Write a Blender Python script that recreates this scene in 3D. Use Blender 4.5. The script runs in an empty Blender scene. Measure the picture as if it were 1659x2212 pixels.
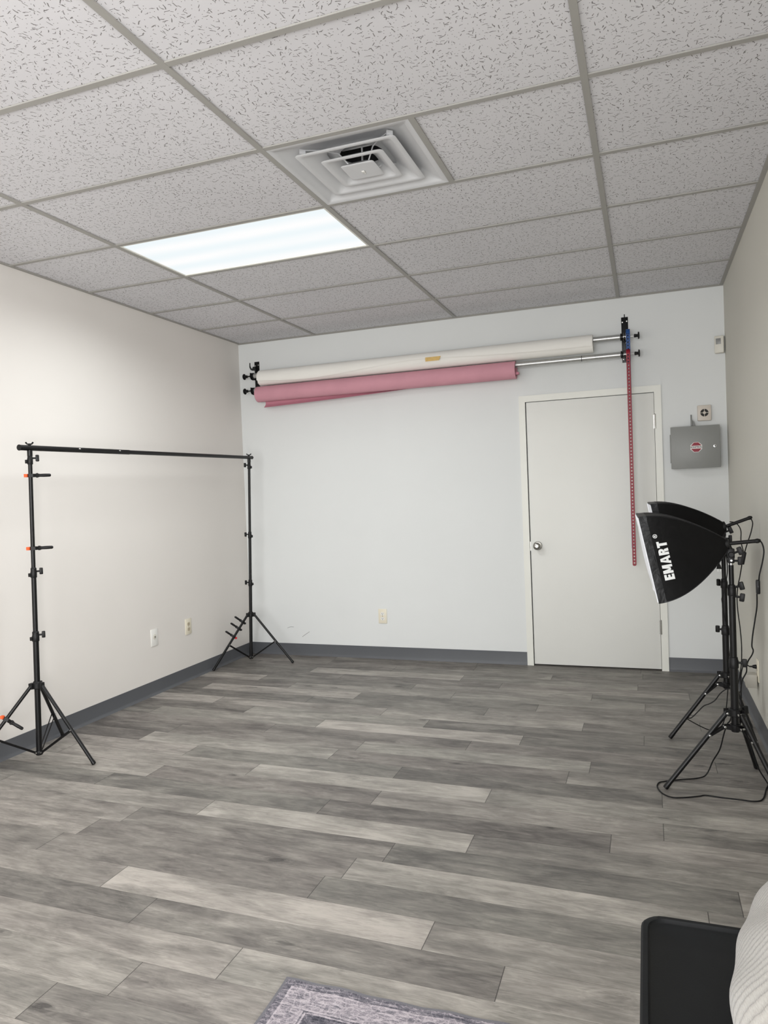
import bpy, bmesh, math, random
from mathutils import Vector as V, Matrix, Euler
random.seed(7)
sc = bpy.context.scene
C = sc.collection
W, H, YF = 3.875, 2.725, -7.8          # room width, ceiling height, front wall
XA, R0, T4, T2 = 1.9584, 0.6064, 1.2192, 0.6096

# ------------------------------------------------------------------ materials
def lin(c):
    c = c / 255.0
    return c / 12.92 if c <= 0.04045 else ((c + 0.055) / 1.055) ** 2.4
def rgb(r, g, b): return (lin(r), lin(g), lin(b), 1)
class NT:
    def __init__(s, name):
        s.m = bpy.data.materials.new(name); s.m.use_nodes = True
        s.t = s.m.node_tree; s.b = s.t.nodes['Principled BSDF']; s.out = s.t.nodes['Material Output']
    def n(s, kind, **kw):
        o = s.t.nodes.new(kind)
        for k, v in kw.items():
            if k.startswith('i_'):
                o.inputs[k[2:].replace('_', ' ')].default_value = v
            else: setattr(o, k, v)
        return o
    def l(s, a, b): s.t.links.new(a, b)
    def math(s, op, a, b=None, c=None, clamp=False):
        o = s.n('ShaderNodeMath', operation=op, use_clamp=clamp)
        for i, v in enumerate((a, b, c)):
            if v is None: continue
            if hasattr(v, 'links'): s.l(v, o.inputs[i])
            else: o.inputs[i].default_value = v
        return o.outputs[0]
    def mix(s, f, a, b, blend='MIX'):
        o = s.n('ShaderNodeMix', data_type='RGBA', blend_type=blend)
        for i, v in ((0, f), (6, a), (7, b)):
            if hasattr(v, 'links'): s.l(v, o.inputs[i])
            else: o.inputs[i].default_value = v
        return o.outputs[2]
    def ramp(s, f, stops):
        o = s.n('ShaderNodeValToRGB')
        e = o.color_ramp.elements
        while len(e) < len(stops): e.new(0.5)
        for x, (p, c) in zip(e, stops): x.position = p; x.color = c
        s.l(f, o.inputs[0]); return o.outputs[0]
    def noise(s, vec, scale, detail=3, rough=.5, dist=0):
        o = s.n('ShaderNodeTexNoise'); o.inputs['Scale'].default_value = scale
        o.inputs['Detail'].default_value = detail; o.inputs['Roughness'].default_value = rough
        o.inputs['Distortion'].default_value = dist
        if vec is not None: s.l(vec, o.inputs['Vector'])
        return o.outputs['Fac']
    def obj(s): return s.n('ShaderNodeTexCoord').outputs['Object']
    def mapping(s, vec, scale=(1, 1, 1), loc=(0, 0, 0), rot=(0, 0, 0)):
        o = s.n('ShaderNodeMapping'); s.l(vec, o.inputs[0])
        o.inputs['Scale'].default_value = scale; o.inputs['Location'].default_value = loc; o.inputs['Rotation'].default_value = rot
        return o.outputs[0]
    def bump(s, h, strength=.2, dist=.002):
        o = s.n('ShaderNodeBump'); o.inputs['Strength'].default_value = strength; o.inputs['Distance'].default_value = dist
        s.l(h, o.inputs['Height']); s.l(o.outputs[0], s.b.inputs['Normal'])

def mat(name, col, rough=.5, metal=0., var=.06, scale=30., bump=0., spec=.5):
    t = NT(name); c = rgb(*col)
    n = t.noise(t.obj(), scale, 3)
    d = tuple(x * (1 - var) for x in c[:3]) + (1,); e = tuple(min(1, x * (1 + var)) for x in c[:3]) + (1,)
    t.l(t.ramp(n, [(.3, d), (.7, e)]), t.b.inputs['Base Color'])
    t.b.inputs['Roughness'].default_value = rough; t.b.inputs['Metallic'].default_value = metal
    t.b.inputs['Specular IOR Level'].default_value = spec
    if bump: t.bump(t.noise(t.obj(), scale * 8, 2), bump)
    return t.m

M = {}
M['wall'] = mat('wall_paint', (220, 222, 221), .75, var=.012, scale=1.5, bump=.05, spec=.25)
M['wall_l'] = mat('left_wall_lit_paint', (223, 219, 214), .75, var=.012, scale=1.5, bump=.05, spec=.25)  # wall paint with the warm window light put into its colour
M['wall_r'] = mat('right_wall_shaded_paint', (206, 204, 195), .75, var=.012, scale=1.5, bump=.05, spec=.25)  # wall paint darkened, the dimmer light on this side put into its colour
M['trimwhite'] = mat('trim_gloss_paint', (226, 226, 218), .4, var=.01, scale=4)
M['door'] = mat('door_paint', (226, 226, 221), .5, var=.015, scale=2)
M['base'] = mat('vinyl_cove_base', (86, 88, 92), .45, var=.04, scale=5)
M['grid'] = mat('ceiling_grid_steel', (158, 156, 151), .5, var=.02, scale=8)
M['black'] = mat('black_coated_metal', (9, 9, 10), .38, var=.15, scale=20, spec=.35)
M['blackpl'] = mat('black_plastic', (11, 11, 12), .5, var=.15, scale=40, spec=.35)
M['rubber'] = mat('black_rubber_cable', (11, 11, 12), .6, var=.1, spec=.3)
M['orange'] = mat('orange_rubber', (235, 98, 48), .6, var=.08)
M['redtip'] = mat('red_rubber', (205, 42, 48), .6, var=.08)
M['silver'] = mat('bright_steel', (200, 200, 198), .3, 1.0)
M['alu'] = mat('brushed_aluminium', (190, 190, 188), .38, .85, var=.08, scale=60)
M['nickel'] = mat('satin_nickel', (165, 163, 158), .25, 1.0)
M['paperw'] = mat('white_paper', (238, 236, 230), .8, var=.015, scale=3)
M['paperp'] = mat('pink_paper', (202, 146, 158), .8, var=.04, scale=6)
M['paperpd'] = mat('pink_paper_shade', (192, 130, 145), .8, var=.04, scale=6)  # copy of the pink paper with shade put into its colour
M['tape'] = mat('masking_tape', (214, 180, 112), .7, var=.08, scale=40)
M['card'] = mat('cardboard_core', (60, 52, 50), .8, var=.1)
M['redch'] = mat('red_plastic', (138, 10, 34), .45, var=.1, scale=80)
M['bluech'] = mat('blue_plastic', (22, 72, 136), .45, var=.1, scale=80)
M['ivory'] = mat('ivory_plastic', (226, 219, 200), .4, var=.01)
M['whitepl'] = mat('white_plastic', (232, 231, 226), .4, var=.01)
M['recep'] = mat('receptacle_beige', (190, 178, 154), .4, var=.02)
M['slot'] = mat('dark_slots', (38, 36, 34), .7)
M['graypanel'] = mat('grey_enamel_steel', (132, 133, 130), .45, var=.03, scale=6)
M['sens'] = mat('sensor_plastic', (214, 211, 200), .45, var=.02)
M['sensgrey'] = mat('sensor_lens', (134, 134, 132), .35, var=.03)
M['siren'] = mat('siren_plastic', (206, 197, 186), .5, var=.02)
M['stred'] = mat('sticker_red', (136, 18, 42), .5, var=.04)
M['stwhite'] = mat('sticker_white', (225, 220, 218), .5, var=.02)
M['stblack'] = mat('sticker_black', (20, 18, 20), .5)
M['logow'] = mat('printed_white', (228, 230, 230), .6, var=.02)
M['ventw'] = mat('vent_white_enamel', (205, 206, 208), .4, var=.015, scale=5)
M['ductdark'] = mat('duct_dark', (24, 24, 27), .8)
M['chair'] = mat('black_moulded_plastic', (13, 15, 17), .6, var=.12, scale=25, bump=.06, spec=.3)
M['dark'] = mat('dark_void', (12, 12, 12), .9)

# softbox cloth
t = NT('black_nylon_cloth')
n = t.noise(t.obj(), 9, 4, .6)
t.l(t.ramp(n, [(.3, rgb(5, 5, 6)), (.75, rgb(11, 11, 12))]), t.b.inputs['Base Color'])
t.b.inputs['Roughness'].default_value = .55; t.b.inputs['Specular IOR Level'].default_value = .18
t.bump(t.noise(t.obj(), 14, 3, .5, .6), .35, .01)
M['nylon'] = t.m
t = NT('black_hem_cloth')
n = t.noise(t.obj(), 14, 3, .6)
t.l(t.ramp(n, [(.3, rgb(9, 10, 12)), (.75, rgb(22, 23, 27))]), t.b.inputs['Base Color'])
t.b.inputs['Roughness'].default_value = .45; t.b.inputs['Specular IOR Level'].default_value = .35
t.bump(t.noise(t.obj(), 22, 3, .5, 1.), .5, .01)
M['hem'] = t.m
t = NT('white_diffusion_cloth')
t.b.inputs['Base Color'].default_value = rgb(238, 240, 245); t.b.inputs['Roughness'].default_value = .8
t.bump(t.noise(t.obj(), 60, 2), .1)
M['diff'] = t.m

# ceiling tile: wormy fissures + pin holes
t = NT('fissured_ceiling_tile')
o = t.obj()
wob = t.n('ShaderNodeTexNoise'); wob.inputs['Scale'].default_value = 55; wob.inputs['Detail'].default_value = 2; t.l(o, wob.inputs['Vector'])
def marks(scale, lx, ly, seed, keep, wobble):
    mv = t.mapping(o, loc=(seed, seed * .7, 0))
    sub = t.n('ShaderNodeVectorMath', operation='SUBTRACT'); t.l(wob.outputs['Color'], sub.inputs[0]); sub.inputs[1].default_value = (.5, .5, .5)
    sca = t.n('ShaderNodeVectorMath', operation='SCALE'); t.l(sub.outputs[0], sca.inputs[0]); sca.inputs['Scale'].default_value = wobble
    add = t.n('ShaderNodeVectorMath', operation='ADD'); t.l(mv, add.inputs[0]); t.l(sca.outputs[0], add.inputs[1])
    flat = t.n('ShaderNodeVectorMath', operation='MULTIPLY'); t.l(add.outputs[0], flat.inputs[0]); flat.inputs[1].default_value = (1, 1, 0)
    vo = t.n('ShaderNodeTexVoronoi', voronoi_dimensions='2D', feature='F1'); vo.inputs['Scale'].default_value = scale
    t.l(flat.outputs[0], vo.inputs['Vector'])
    d = t.n('ShaderNodeVectorMath', operation='SUBTRACT'); t.l(flat.outputs[0], d.inputs[0]); t.l(vo.outputs['Position'], d.inputs[1])
    sp = t.n('ShaderNodeSeparateColor'); t.l(vo.outputs['Color'], sp.inputs[0])
    rt = t.n('ShaderNodeVectorRotate', rotation_type='Z_AXIS'); t.l(d.outputs[0], rt.inputs['Vector'])
    t.l(t.math('MULTIPLY', sp.outputs[0], 6.283), rt.inputs['Angle'])
    xy = t.n('ShaderNodeSeparateXYZ'); t.l(rt.outputs[0], xy.inputs[0])
    a = t.math('POWER', t.math('ABSOLUTE', t.math('DIVIDE', xy.outputs[0], lx)), 4)
    b = t.math('POWER', t.math('ABSOLUTE', t.math('DIVIDE', xy.outputs[1], ly)), 2)
    inside = t.math('LESS_THAN', t.math('ADD', a, b), 1.0)
    return t.math('MULTIPLY', inside, t.math('LESS_THAN', sp.outputs[1], keep))
m1 = marks(34, .0095, .0013, 0, .65, .012)
m2 = marks(44, .0055, .0012, 3.3, .55, .010)
m3 = marks(60, .0014, .0012, 7.1, .6, .0)
mm = t.math('MAXIMUM', m1, t.math('MAXIMUM', m2, m3))
cl = t.ramp(t.noise(o, 1.2, 2), [(.3, rgb(211, 210, 213)), (.7, rgb(217, 216, 219))])
t.l(t.mix(t.math('MULTIPLY', mm, .85), cl, rgb(98, 95, 92)), t.b.inputs['Base Color'])
t.b.inputs['Roughness'].default_value = .9; t.b.inputs['Specular IOR Level'].default_value = .1
M['tile'] = t.m

# vinyl planks
t = NT('grey_oak_vinyl_planks')
at = t.n('ShaderNodeAttribute', attribute_name='plank'); sp = t.n('ShaderNodeSeparateColor'); t.l(at.outputs['Color'], sp.inputs[0])
uv = t.n('ShaderNodeUVMap', uv_map='plank_uv'); ux = t.n('ShaderNodeSeparateXYZ'); t.l(uv.outputs[0], ux.inputs[0])
tone, r1, r2 = sp.outputs[0], sp.outputs[1], sp.outputs[2]
def comb(x, y, z):
    c = t.n('ShaderNodeCombineXYZ')
    for i, v in enumerate((x, y, z)):
        if hasattr(v, 'links'): t.l(v, c.inputs[i])
        else: c.inputs[i].default_value = v
    return c.outputs[0]
uo = t.math('ADD', ux.outputs[0], t.math('MULTIPLY', r1, 37.0)); vo_ = t.math('ADD', ux.outputs[1], t.math('MULTIPLY', r2, 53.0)); z = t.math('MULTIPLY', r1, 91.0)
g1 = t.noise(comb(t.math('MULTIPLY', uo, 1.8), t.math('MULTIPLY', vo_, 9.0), z), 1.0, 5, .6, .9)       # broad streaks
gc_ = t.noise(comb(t.math('MULTIPLY', uo, 6.0), t.math('MULTIPLY', vo_, 14.0), z), 1.0, 4, .6, .6)      # cloudy weathering
g2 = t.noise(comb(t.math('MULTIPLY', uo, 11.0), t.math('MULTIPLY', vo_, 190.0), z), 1.0, 4, .65, .3)    # fine grain
g3 = t.noise(comb(t.math('MULTIPLY', uo, 6.0), t.math('MULTIPLY', vo_, 34.0), z), 1.0, 6, .72, 2.2)     # cathedral swirls
kv = t.n('ShaderNodeTexVoronoi', voronoi_dimensions='3D'); kv.inputs['Scale'].default_value = 1.0
kw = t.math('MULTIPLY', t.math('SUBTRACT', g3, .5), .35)
t.l(comb(t.math('ADD', t.math('MULTIPLY', uo, 2.6), kw), t.math('ADD', t.math('MULTIPLY', vo_, 6.0), kw), z), kv.inputs['Vector'])
knot = t.math('SUBTRACT', 1.0, t.math('MULTIPLY', kv.outputs['Distance'], 8.0), clamp=True)
ringk = t.math('MULTIPLY', t.math('MULTIPLY', t.math('SINE', t.math('MULTIPLY', kv.outputs['Distance'], 90.0)), t.math('SUBTRACT', 1.0, t.math('MULTIPLY', kv.outputs['Distance'], 3.2), clamp=True)), .10)
crk = t.noise(comb(t.math('MULTIPLY', uo, 3.5), t.math('MULTIPLY', vo_, 75.0), z), 1.0, 3, .55, 1.0)
crack = t.math('MULTIPLY', t.math('SUBTRACT', crk, .68, clamp=True), 1.6)
val = t.math('ADD', tone, t.math('MULTIPLY', t.math('SUBTRACT', g1, .5), 1.0))
val = t.math('ADD', val, t.math('MULTIPLY', t.math('SUBTRACT', gc_, .5), .55))
val = t.math('ADD', val, t.math('MULTIPLY', t.math('SUBTRACT', g2, .5), .40))
val = t.math('ADD', val, t.math('MULTIPLY', t.math('SUBTRACT', g3, .5), .62))
val = t.math('SUBTRACT', val, t.math('MULTIPLY', knot, .40)); val = t.math('ADD', val, ringk); val = t.math('SUBTRACT', val, crack)
colw = t.ramp(val, [(0., rgb(58, 54, 53)), (.3, rgb(97, 91, 88)), (.6, rgb(133, 127, 122)), (1., rgb(180, 172, 165))])
colc = t.ramp(val, [(0., rgb(60, 60, 58)), (.3, rgb(94, 93, 89)), (.6, rgb(128, 126, 119)), (1., rgb(172, 168, 160))])
col = t.mix(t.math('MULTIPLY', t.math('ADD', t.math('MULTIPLY', r2, .5), t.math('MULTIPLY', gc_, .6)), .9, clamp=True), colw, colc)
ev = t.math('MINIMUM', ux.outputs[1], t.math('SUBTRACT', .1501, ux.outputs[1]))
eu = t.math('MINIMUM', ux.outputs[0], t.math('SUBTRACT', 1.2105, ux.outputs[0]))
lv = t.math('LESS_THAN', ev, .0006); lu = t.math('LESS_THAN', eu, .0014)
line = t.math('MAXIMUM', t.math('MULTIPLY', lv, .5), t.math('MULTIPLY', lu, .8))
t.l(t.mix(line, col, rgb(42, 40, 38)), t.b.inputs['Base Color'])
t.l(t.math('ADD', .40, t.math('MULTIPLY', g2, .2)), t.b.inputs['Roughness'])
t.b.inputs['Specular IOR Level'].default_value = .35
t.bump(t.math('SUBTRACT', g2, t.math('MULTIPLY', line, 1.)), .12, .002)
M['floor'] = t.m

# light diffuser
t = NT('prismatic_lens')
o = t.obj(); x3 = t.n('ShaderNodeSeparateXYZ'); t.l(o, x3.inputs[0])
band = t.math('MULTIPLY', t.math('ADD', t.math('SINE', t.math('MULTIPLY', x3.outputs[1], 31.0)), 1.), .5)
band = t.math('MULTIPLY', band, t.noise(t.mapping(o, (1, 3, 1)), 1.5, 2))
ec = t.ramp(band, [(.0, (.88, .95, .975, 1)), (.55, (1.0, 1.0, 1.0, 1))])
pr = t.math('MULTIPLY', t.math('SINE', t.math('MULTIPLY', t.math('ADD', x3.outputs[0], x3.outputs[1]), 700.)), t.math('SINE', t.math('MULTIPLY', t.math('SUBTRACT', x3.outputs[0], x3.outputs[1]), 700.)))
em = t.n('ShaderNodeEmission'); t.l(ec, em.inputs[0])
t.l(t.math('MULTIPLY', t.math('ADD', 1., t.math('MULTIPLY', pr, .05)), .93), em.inputs[1]); PANEL = em
t.l(em.outputs[0], t.out.inputs[0])
M['lens'] = t.m
t = NT('window_glass'); t.b.inputs['Transmission Weight'].default_value = 1; t.b.inputs['Roughness'].default_value = 0; t.b.inputs['IOR'].default_value = 1.01
M['glass'] = t.m

# rug
t = NT('distressed_rug_pile')
uv = t.n('ShaderNodeUVMap', uv_map='rug_uv'); s2 = t.n('ShaderNodeSeparateXYZ'); t.l(uv.outputs[0], s2.inputs[0])
u, v = s2.outputs[0], s2.outputs[1]
RW, RL = .90, 1.50
d = t.math('MINIMUM', t.math('MINIMUM', u, t.math('SUBTRACT', RW, u)), t.math('MINIMUM', v, t.math('SUBTRACT', RL, v)))
wear = t.noise(t.mapping(uv.outputs[0], (10, 55, 1)), 2.2, 5, .7, .6)
fine = t.noise(t.mapping(uv.outputs[0], (120, 320, 1)), 2., 2, .6)
vor = t.n('ShaderNodeTexVoronoi', feature='DISTANCE_TO_EDGE'); vor.inputs['Scale'].default_value = 46
wv = t.n('ShaderNodeVectorMath', operation='ADD'); t.l(uv.outputs[0], wv.inputs[0]); wn = t.n('ShaderNodeTexNoise'); wn.inputs['Scale'].default_value = 40; t.l(uv.outputs[0], wn.inputs['Vector']); ws = t.n('ShaderNodeVectorMath', operation='SCALE'); ws.inputs['Scale'].default_value = .02; t.l(wn.outputs['Color'], ws.inputs[0]); t.l(ws.outputs[0], wv.inputs[1]); t.l(wv.outputs[0], vor.inputs['Vector'])
orn = t.math('LESS_THAN', vor.outputs['Distance'], .10)
def band_(a, b): return t.math('MULTIPLY', t.math('GREATER_THAN', d, a), t.math('LESS_THAN', d, b))
lines = t.math('MAXIMUM', t.math('MAXIMUM', band_(.030, .036), band_(.098, .103)), t.math('MAXIMUM', band_(.108, .113), band_(.150, .155)))
mid = t.math('MULTIPLY', band_(.036, .098), .28); dk = t.math('MULTIPLY', band_(.113, .150), .16)
vv = t.math('ADD', .22, t.math('MULTIPLY', t.math('SUBTRACT', wear, .40), 1.9))
vv = t.math('ADD', vv, t.math('MULTIPLY', orn, .16)); vv = t.math('ADD', vv, t.math('MULTIPLY', lines, .40)); vv = t.math('ADD', vv, mid); vv = t.math('SUBTRACT', vv, dk)
vv = t.math('ADD', vv, t.math('MULTIPLY', t.math('SUBTRACT', fine, .5), 1.1))
rc = t.ramp(vv, [(0., rgb(54, 55, 63)), (.45, rgb(105, 103, 111)), (1., rgb(184, 176, 181))])
bind = t.math('LESS_THAN', d, .008)
t.l(t.mix(bind, rc, rgb(112, 111, 116)), t.b.inputs['Base Color']); t.b.inputs['Roughness'].default_value = .95; t.b.inputs['Specular IOR Level'].default_value = .1
t.bump(fine, .5, .003)
M['rug'] = t.m

# corduroy plush
t = NT('pale_corduroy_plush')
uv = t.n('ShaderNodeUVMap', uv_map='pile_uv'); s2 = t.n('ShaderNodeSeparateXYZ'); t.l(uv.outputs[0], s2.inputs[0])
wob2 = t.math('MULTIPLY', t.noise(uv.outputs[0], 9, 3), .012)
rib = t.math('ABSOLUTE', t.math('SINE', t.math('MULTIPLY', t.math('ADD', s2.outputs[0], wob2), 360.)))
rib = t.math('POWER', rib, .6)
fz = t.noise(t.mapping(uv.outputs[0], (60, 60, 1)), 4, 4, .7)
vv = t.math('ADD', t.math('MULTIPLY', rib, .40), t.math('MULTIPLY', fz, .72))
t.l(t.ramp(vv, [(.2, rgb(104, 101, 97)), (.55, rgb(150, 147, 141)), (.95, rgb(172, 169, 163))]), t.b.inputs['Base Color'])
t.b.inputs['Roughness'].default_value = .95; t.b.inputs['Sheen Weight'].default_value = .4; t.b.inputs['Specular IOR Level'].default_value = .1
t.bump(vv, .6, .006)
M['plush'] = t.m

# ------------------------------------------------------------------ geometry helpers
class MB:
    def __init__(s): s.bm = bmesh.new()
    def box(s, lo, hi, bevel=0., rot=None, piv=None, seg=2):
        b = bmesh.new(); bmesh.ops.create_cube(b, size=1)
        lo = V(lo); hi = V(hi); c = (lo + hi) / 2; d = hi - lo
        for v in b.verts: v.co = V((v.co.x * d.x, v.co.y * d.y, v.co.z * d.z)) + c
        if bevel: bmesh.ops.bevel(b, geom=b.edges[:] , offset=bevel, segments=seg, affect='EDGES', profile=.5)
        if rot is not None:
            p = V(piv) if piv is not None else c
            for v in b.verts: v.co = rot @ (v.co - p) + p
        s.merge(b); return s
    def merge(s, b):
        vs = [s.bm.verts.new(v.co) for v in b.verts]; b.verts.index_update()
        for f in b.faces:
            try: s.bm.faces.new([vs[v.index] for v in f.verts])
            except ValueError: pass
        b.free()
    def rings(s, rings, cap=True, closed=False):
        R = [[s.bm.verts.new(p) for p in r] for r in rings]; n = len(R[0])
        seq = list(zip(R, R[1:])) + ([(R[-1], R[0])] if closed else [])
        for a, b in seq:
            for i in range(n): s.bm.faces.new((a[i], a[(i + 1) % n], b[(i + 1) % n], b[i]))
        if cap and not closed:
            s.bm.faces.new(R[0][::-1]); s.bm.faces.new(R[-1])
        return s
    def frame(s, d):
        d = d.normalized(); a = V((0, 0, 1)) if abs(d.z) < .9 else V((1, 0, 0))
        x = d.cross(a).normalized(); return x, d.cross(x).normalized()
    def cyl(s, p0, p1, r0, r1=None, n=16, cap=True):
        p0 = V(p0); p1 = V(p1); r1 = r0 if r1 is None else r1; x, y = s.frame(p1 - p0)
        ring = lambda p, r: [p + (x * math.cos(6.28319 * i / n) + y * math.sin(6.28319 * i / n)) * r for i in range(n)]
        return s.rings([ring(p0, r0), ring(p1, r1)], cap)
    def lathe(s, p0, d, prof, n=20):
        p0 = V(p0); d = V(d).normalized(); x, y = s.frame(d)
        return s.rings([[p0 + d * h + (x * math.cos(6.28319 * i / n) + y * math.sin(6.28319 * i / n)) * max(r, 1e-4) for i in range(n)] for h, r in prof])
    def tube(s, pts, r, n=8):
        pts = [V(p) for p in pts]; rr = []; prev = None
        for i, p in enumerate(pts):
            d = (pts[min(i + 1, len(pts) - 1)] - pts[max(i - 1, 0)]).normalized()
            if prev is None: x, y = s.frame(d)
            else:
                x = (prev - d * prev.dot(d)).normalized(); y = d.cross(x)
            prev = x
            rr.append([p + (x * math.cos(6.28319 * k / n) + y * math.sin(6.28319 * k / n)) * r for k in range(n)])
        return s.rings(rr)
    def ball(s, c, r, n=12, sc_=(1, 1, 1)):
        b = bmesh.new(); bmesh.ops.create_uvsphere(b, u_segments=n, v_segments=max(6, n // 2), radius=r)
        for v in b.verts: v.co = V((v.co.x * sc_[0], v.co.y * sc_[1], v.co.z * sc_[2])) + V(c)
        s.merge(b); return s
    def prism(s, pts, d):
        a = [V(p) for p in pts]; d = V(d)
        return s.rings([a, [p + d for p in a]])
    def quad(s, *p):
        s.bm.faces.new([s.bm.verts.new(q) for q in p]); return s

def link(name, mb, m, root=None, label=None, smooth=35, loc=None):
    """one mesh object; built in world coordinates, hung under root"""
    bm = mb.bm if isinstance(mb, MB) else mb
    bmesh.ops.recalc_face_normals(bm, faces=bm.faces[:])
    base = V((0, 0, 0))
    if root is not None: base = root_world(root)
    elif loc is not None: base = V(loc)
    for v in bm.verts: v.co -= base
    me = bpy.data.meshes.new(name); bm.to_mesh(me); bm.free()
    me.polygons.foreach_set('use_smooth', [True] * len(me.polygons)); me.set_sharp_from_angle(angle=math.radians(smooth))
    me.materials.append(M[m] if isinstance(m, str) else m)
    o = bpy.data.objects.new(name, me); C.objects.link(o)
    if root is not None: o.parent = root
    elif loc is not None: o.location = base
    if label: o['label'] = label
    return o
def root_world(o):
    p = V((0, 0, 0))
    while o is not None: p = p + o.location; o = o.parent
    return p
def thing(name, label, cat, loc, group=None):
    o = bpy.data.objects.new(name, None); o.empty_display_size = .05; C.objects.link(o); o.location = loc
    o['label'] = label; o['category'] = cat
    if group: o['group'] = group
    return o
def tag(o, label, cat, group=None):
    o['label'] = label; o['category'] = cat
    if group: o['group'] = group
    return o
def struct(name, mb, m, label=None, smooth=35):
    o = link(name, mb, m, None, label, smooth); o['kind'] = 'structure'; return o
def smoothpath(pts, per=6):
    pts = [V(p) for p in pts]; P = [pts[0] * 2 - pts[1]] + pts + [pts[-1] * 2 - pts[-2]]; out = []
    for i in range(1, len(P) - 2):
        a, b, c, d = P[i - 1:i + 3]
        for k in range(per):
            u = k / per
            out.append(.5 * ((2 * b) + (c - a) * u + (2 * a - 5 * b + 4 * c - d) * u * u + (3 * b - a - 3 * c + d) * u ** 3))
    out.append(pts[-1]); return out
def block_letters(word, h, stroke, gap):
    """bold sans capitals from convex strokes, centred on the origin, x along the word"""
    k = stroke; polys = []; x = 0
    R_ = lambda a, b, c, d: [(a, b), (c, b), (c, d), (a, d)]
    for chn in word:
        if chn == 'E': w = .58 * h; P_ = [R_(0, 0, k, h), R_(k, 0, w, k * .9), R_(k, h - k * .9, w, h), R_(k, h * .5 - k * .42, w * .93, h * .5 + k * .42)]
        elif chn == 'M':
            w = .92 * h; m = w / 2
            P_ = [R_(0, 0, k * .95, h), R_(w - k * .95, 0, w, h), [(0, h), (m - k * .45, h * .18), (m + k * .1, h * .18), (k * 1.15, h)], [(w, h), (w - k * 1.15, h), (m - k * .1, h * .18), (m + k * .45, h * .18)]]
        elif chn == 'A': w = .86 * h; m = w / 2; P_ = [[(0, 0), (k, 0), (m + k * .1, h), (m - k * .55, h)], [(w, 0), (m + k * .55, h), (m - k * .1, h), (w - k, 0)], R_(m * .5, h * .2, w - m * .5, h * .2 + k * .8)]
        elif chn == 'R':
            w = .70 * h; r = h * .29; cx, cy = w - r - .03 * h, h - r
            P_ = [R_(0, 0, k, h), R_(k, h - k * .85, cx, h), R_(k, h - 2 * r, cx, h - 2 * r + k * .8), [(k + .06 * h, h - 2 * r), (k * 2.0 + .06 * h, h - 2 * r), (w, 0), (w - k * 1.15, 0)]]
            for q in range(8):
                a0, a1 = math.radians(-90 + 22.5 * q), math.radians(-67.5 + 22.5 * q); ri_ = r - k * .9
                P_.append([(cx + ri_ * math.cos(a0), cy + ri_ * math.sin(a0)), (cx + r * math.cos(a0), cy + r * math.sin(a0)), (cx + r * math.cos(a1), cy + r * math.sin(a1)), (cx + ri_ * math.cos(a1), cy + ri_ * math.sin(a1))])
        else: w = .66 * h; P_ = [R_(0, h - k * .9, w, h), R_(w / 2 - k / 2, 0, w / 2 + k / 2, h - k * .9)]
        polys += [[(px_ + x, py_) for px_, py_ in p] for p in P_]; x += w + gap
    x -= gap; bm = bmesh.new()
    for p in polys: bm.faces.new([bm.verts.new((px_ - x / 2, py_ - h / 2, 0)) for px_, py_ in p])
    return bm
def text_mesh(body, size, bold=0.):
    cu = bpy.data.curves.new('txt', 'FONT'); cu.body = body; cu.size = size; cu.offset = bold; cu.align_x = 'CENTER'; cu.align_y = 'CENTER'; cu.resolution_u = 3
    o = bpy.data.objects.new('txt', cu); C.objects.link(o)
    dg = bpy.context.evaluated_depsgraph_get(); me = bpy.data.meshes.new_from_object(o.evaluated_get(dg))
    bm = bmesh.new(); bm.from_mesh(me); bpy.data.objects.remove(o); bpy.data.curves.remove(cu); bpy.data.meshes.remove(me)
    return bm

# ------------------------------------------------------------------ setting
# floor: one mesh, every plank a face
X0 = {-1: .836, 0: .85, 1: .236, 2: .82, 3: 1.131, 4: .543, 5: .867, 6: .236, 7: 1.156, 8: .536, 9: .862, 10: .236, 11: 1.187, 12: .617, 13: .525, 14: .938, 15: .21, 16: .937, 17: .745, 18: .232, 19: 1.16, 20: 1.057, 21: .995, 22: .24, 23: .492, 24: .925, 25: .67, 26: .49}
TN = {-1: (.4, .5, .45, .4), 0: (.45, .4, .5, .4), 1: (.4, .4, .5, .45), 2: (.35, .75, .6, .45), 3: (.45, .4, .6, .45), 4: (.75, .4, .6, .45), 5: (.38, .6, .58, .5), 6: (.38, .75, .4, .5),
      7: (.35, .38, .52, .5), 8: (.8, .66, .72, .45), 9: (.35, .62, .4, .45), 10: (.4, .62, .82, .38), 11: (.68, .42, .38, .45), 12: (.28, .45, .64, .38), 13: (.28, .74, .4, .55),
      14: (.66, .42, .35, .5), 15: (.62, .66, .76, .68), 16: (.74, .42, .58, .45), 17: (.36, .4, .32, .64), 18: (.6, .62, .82, .42), 19: (.58, .42, .34, .6), 20: (.64, .42, .72, .45),
      21: (.4, .45, .4, .5), 22: (.6, .62, .88, .62), 23: (.4, .33, .45, .62), 24: (.6, .62, .68, .5), 25: (.6, .64, .52, .45), 26: (.4, .6, .4, .5)}
bm = bmesh.new(); uvl = bm.loops.layers.uv.new('plank_uv'); cl = bm.loops.layers.float_color.new('plank')
WP, LP = .1501, 1.2105
def fy(k, x): return -.1029 - WP * k - .014 * (x - 1.9)
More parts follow.
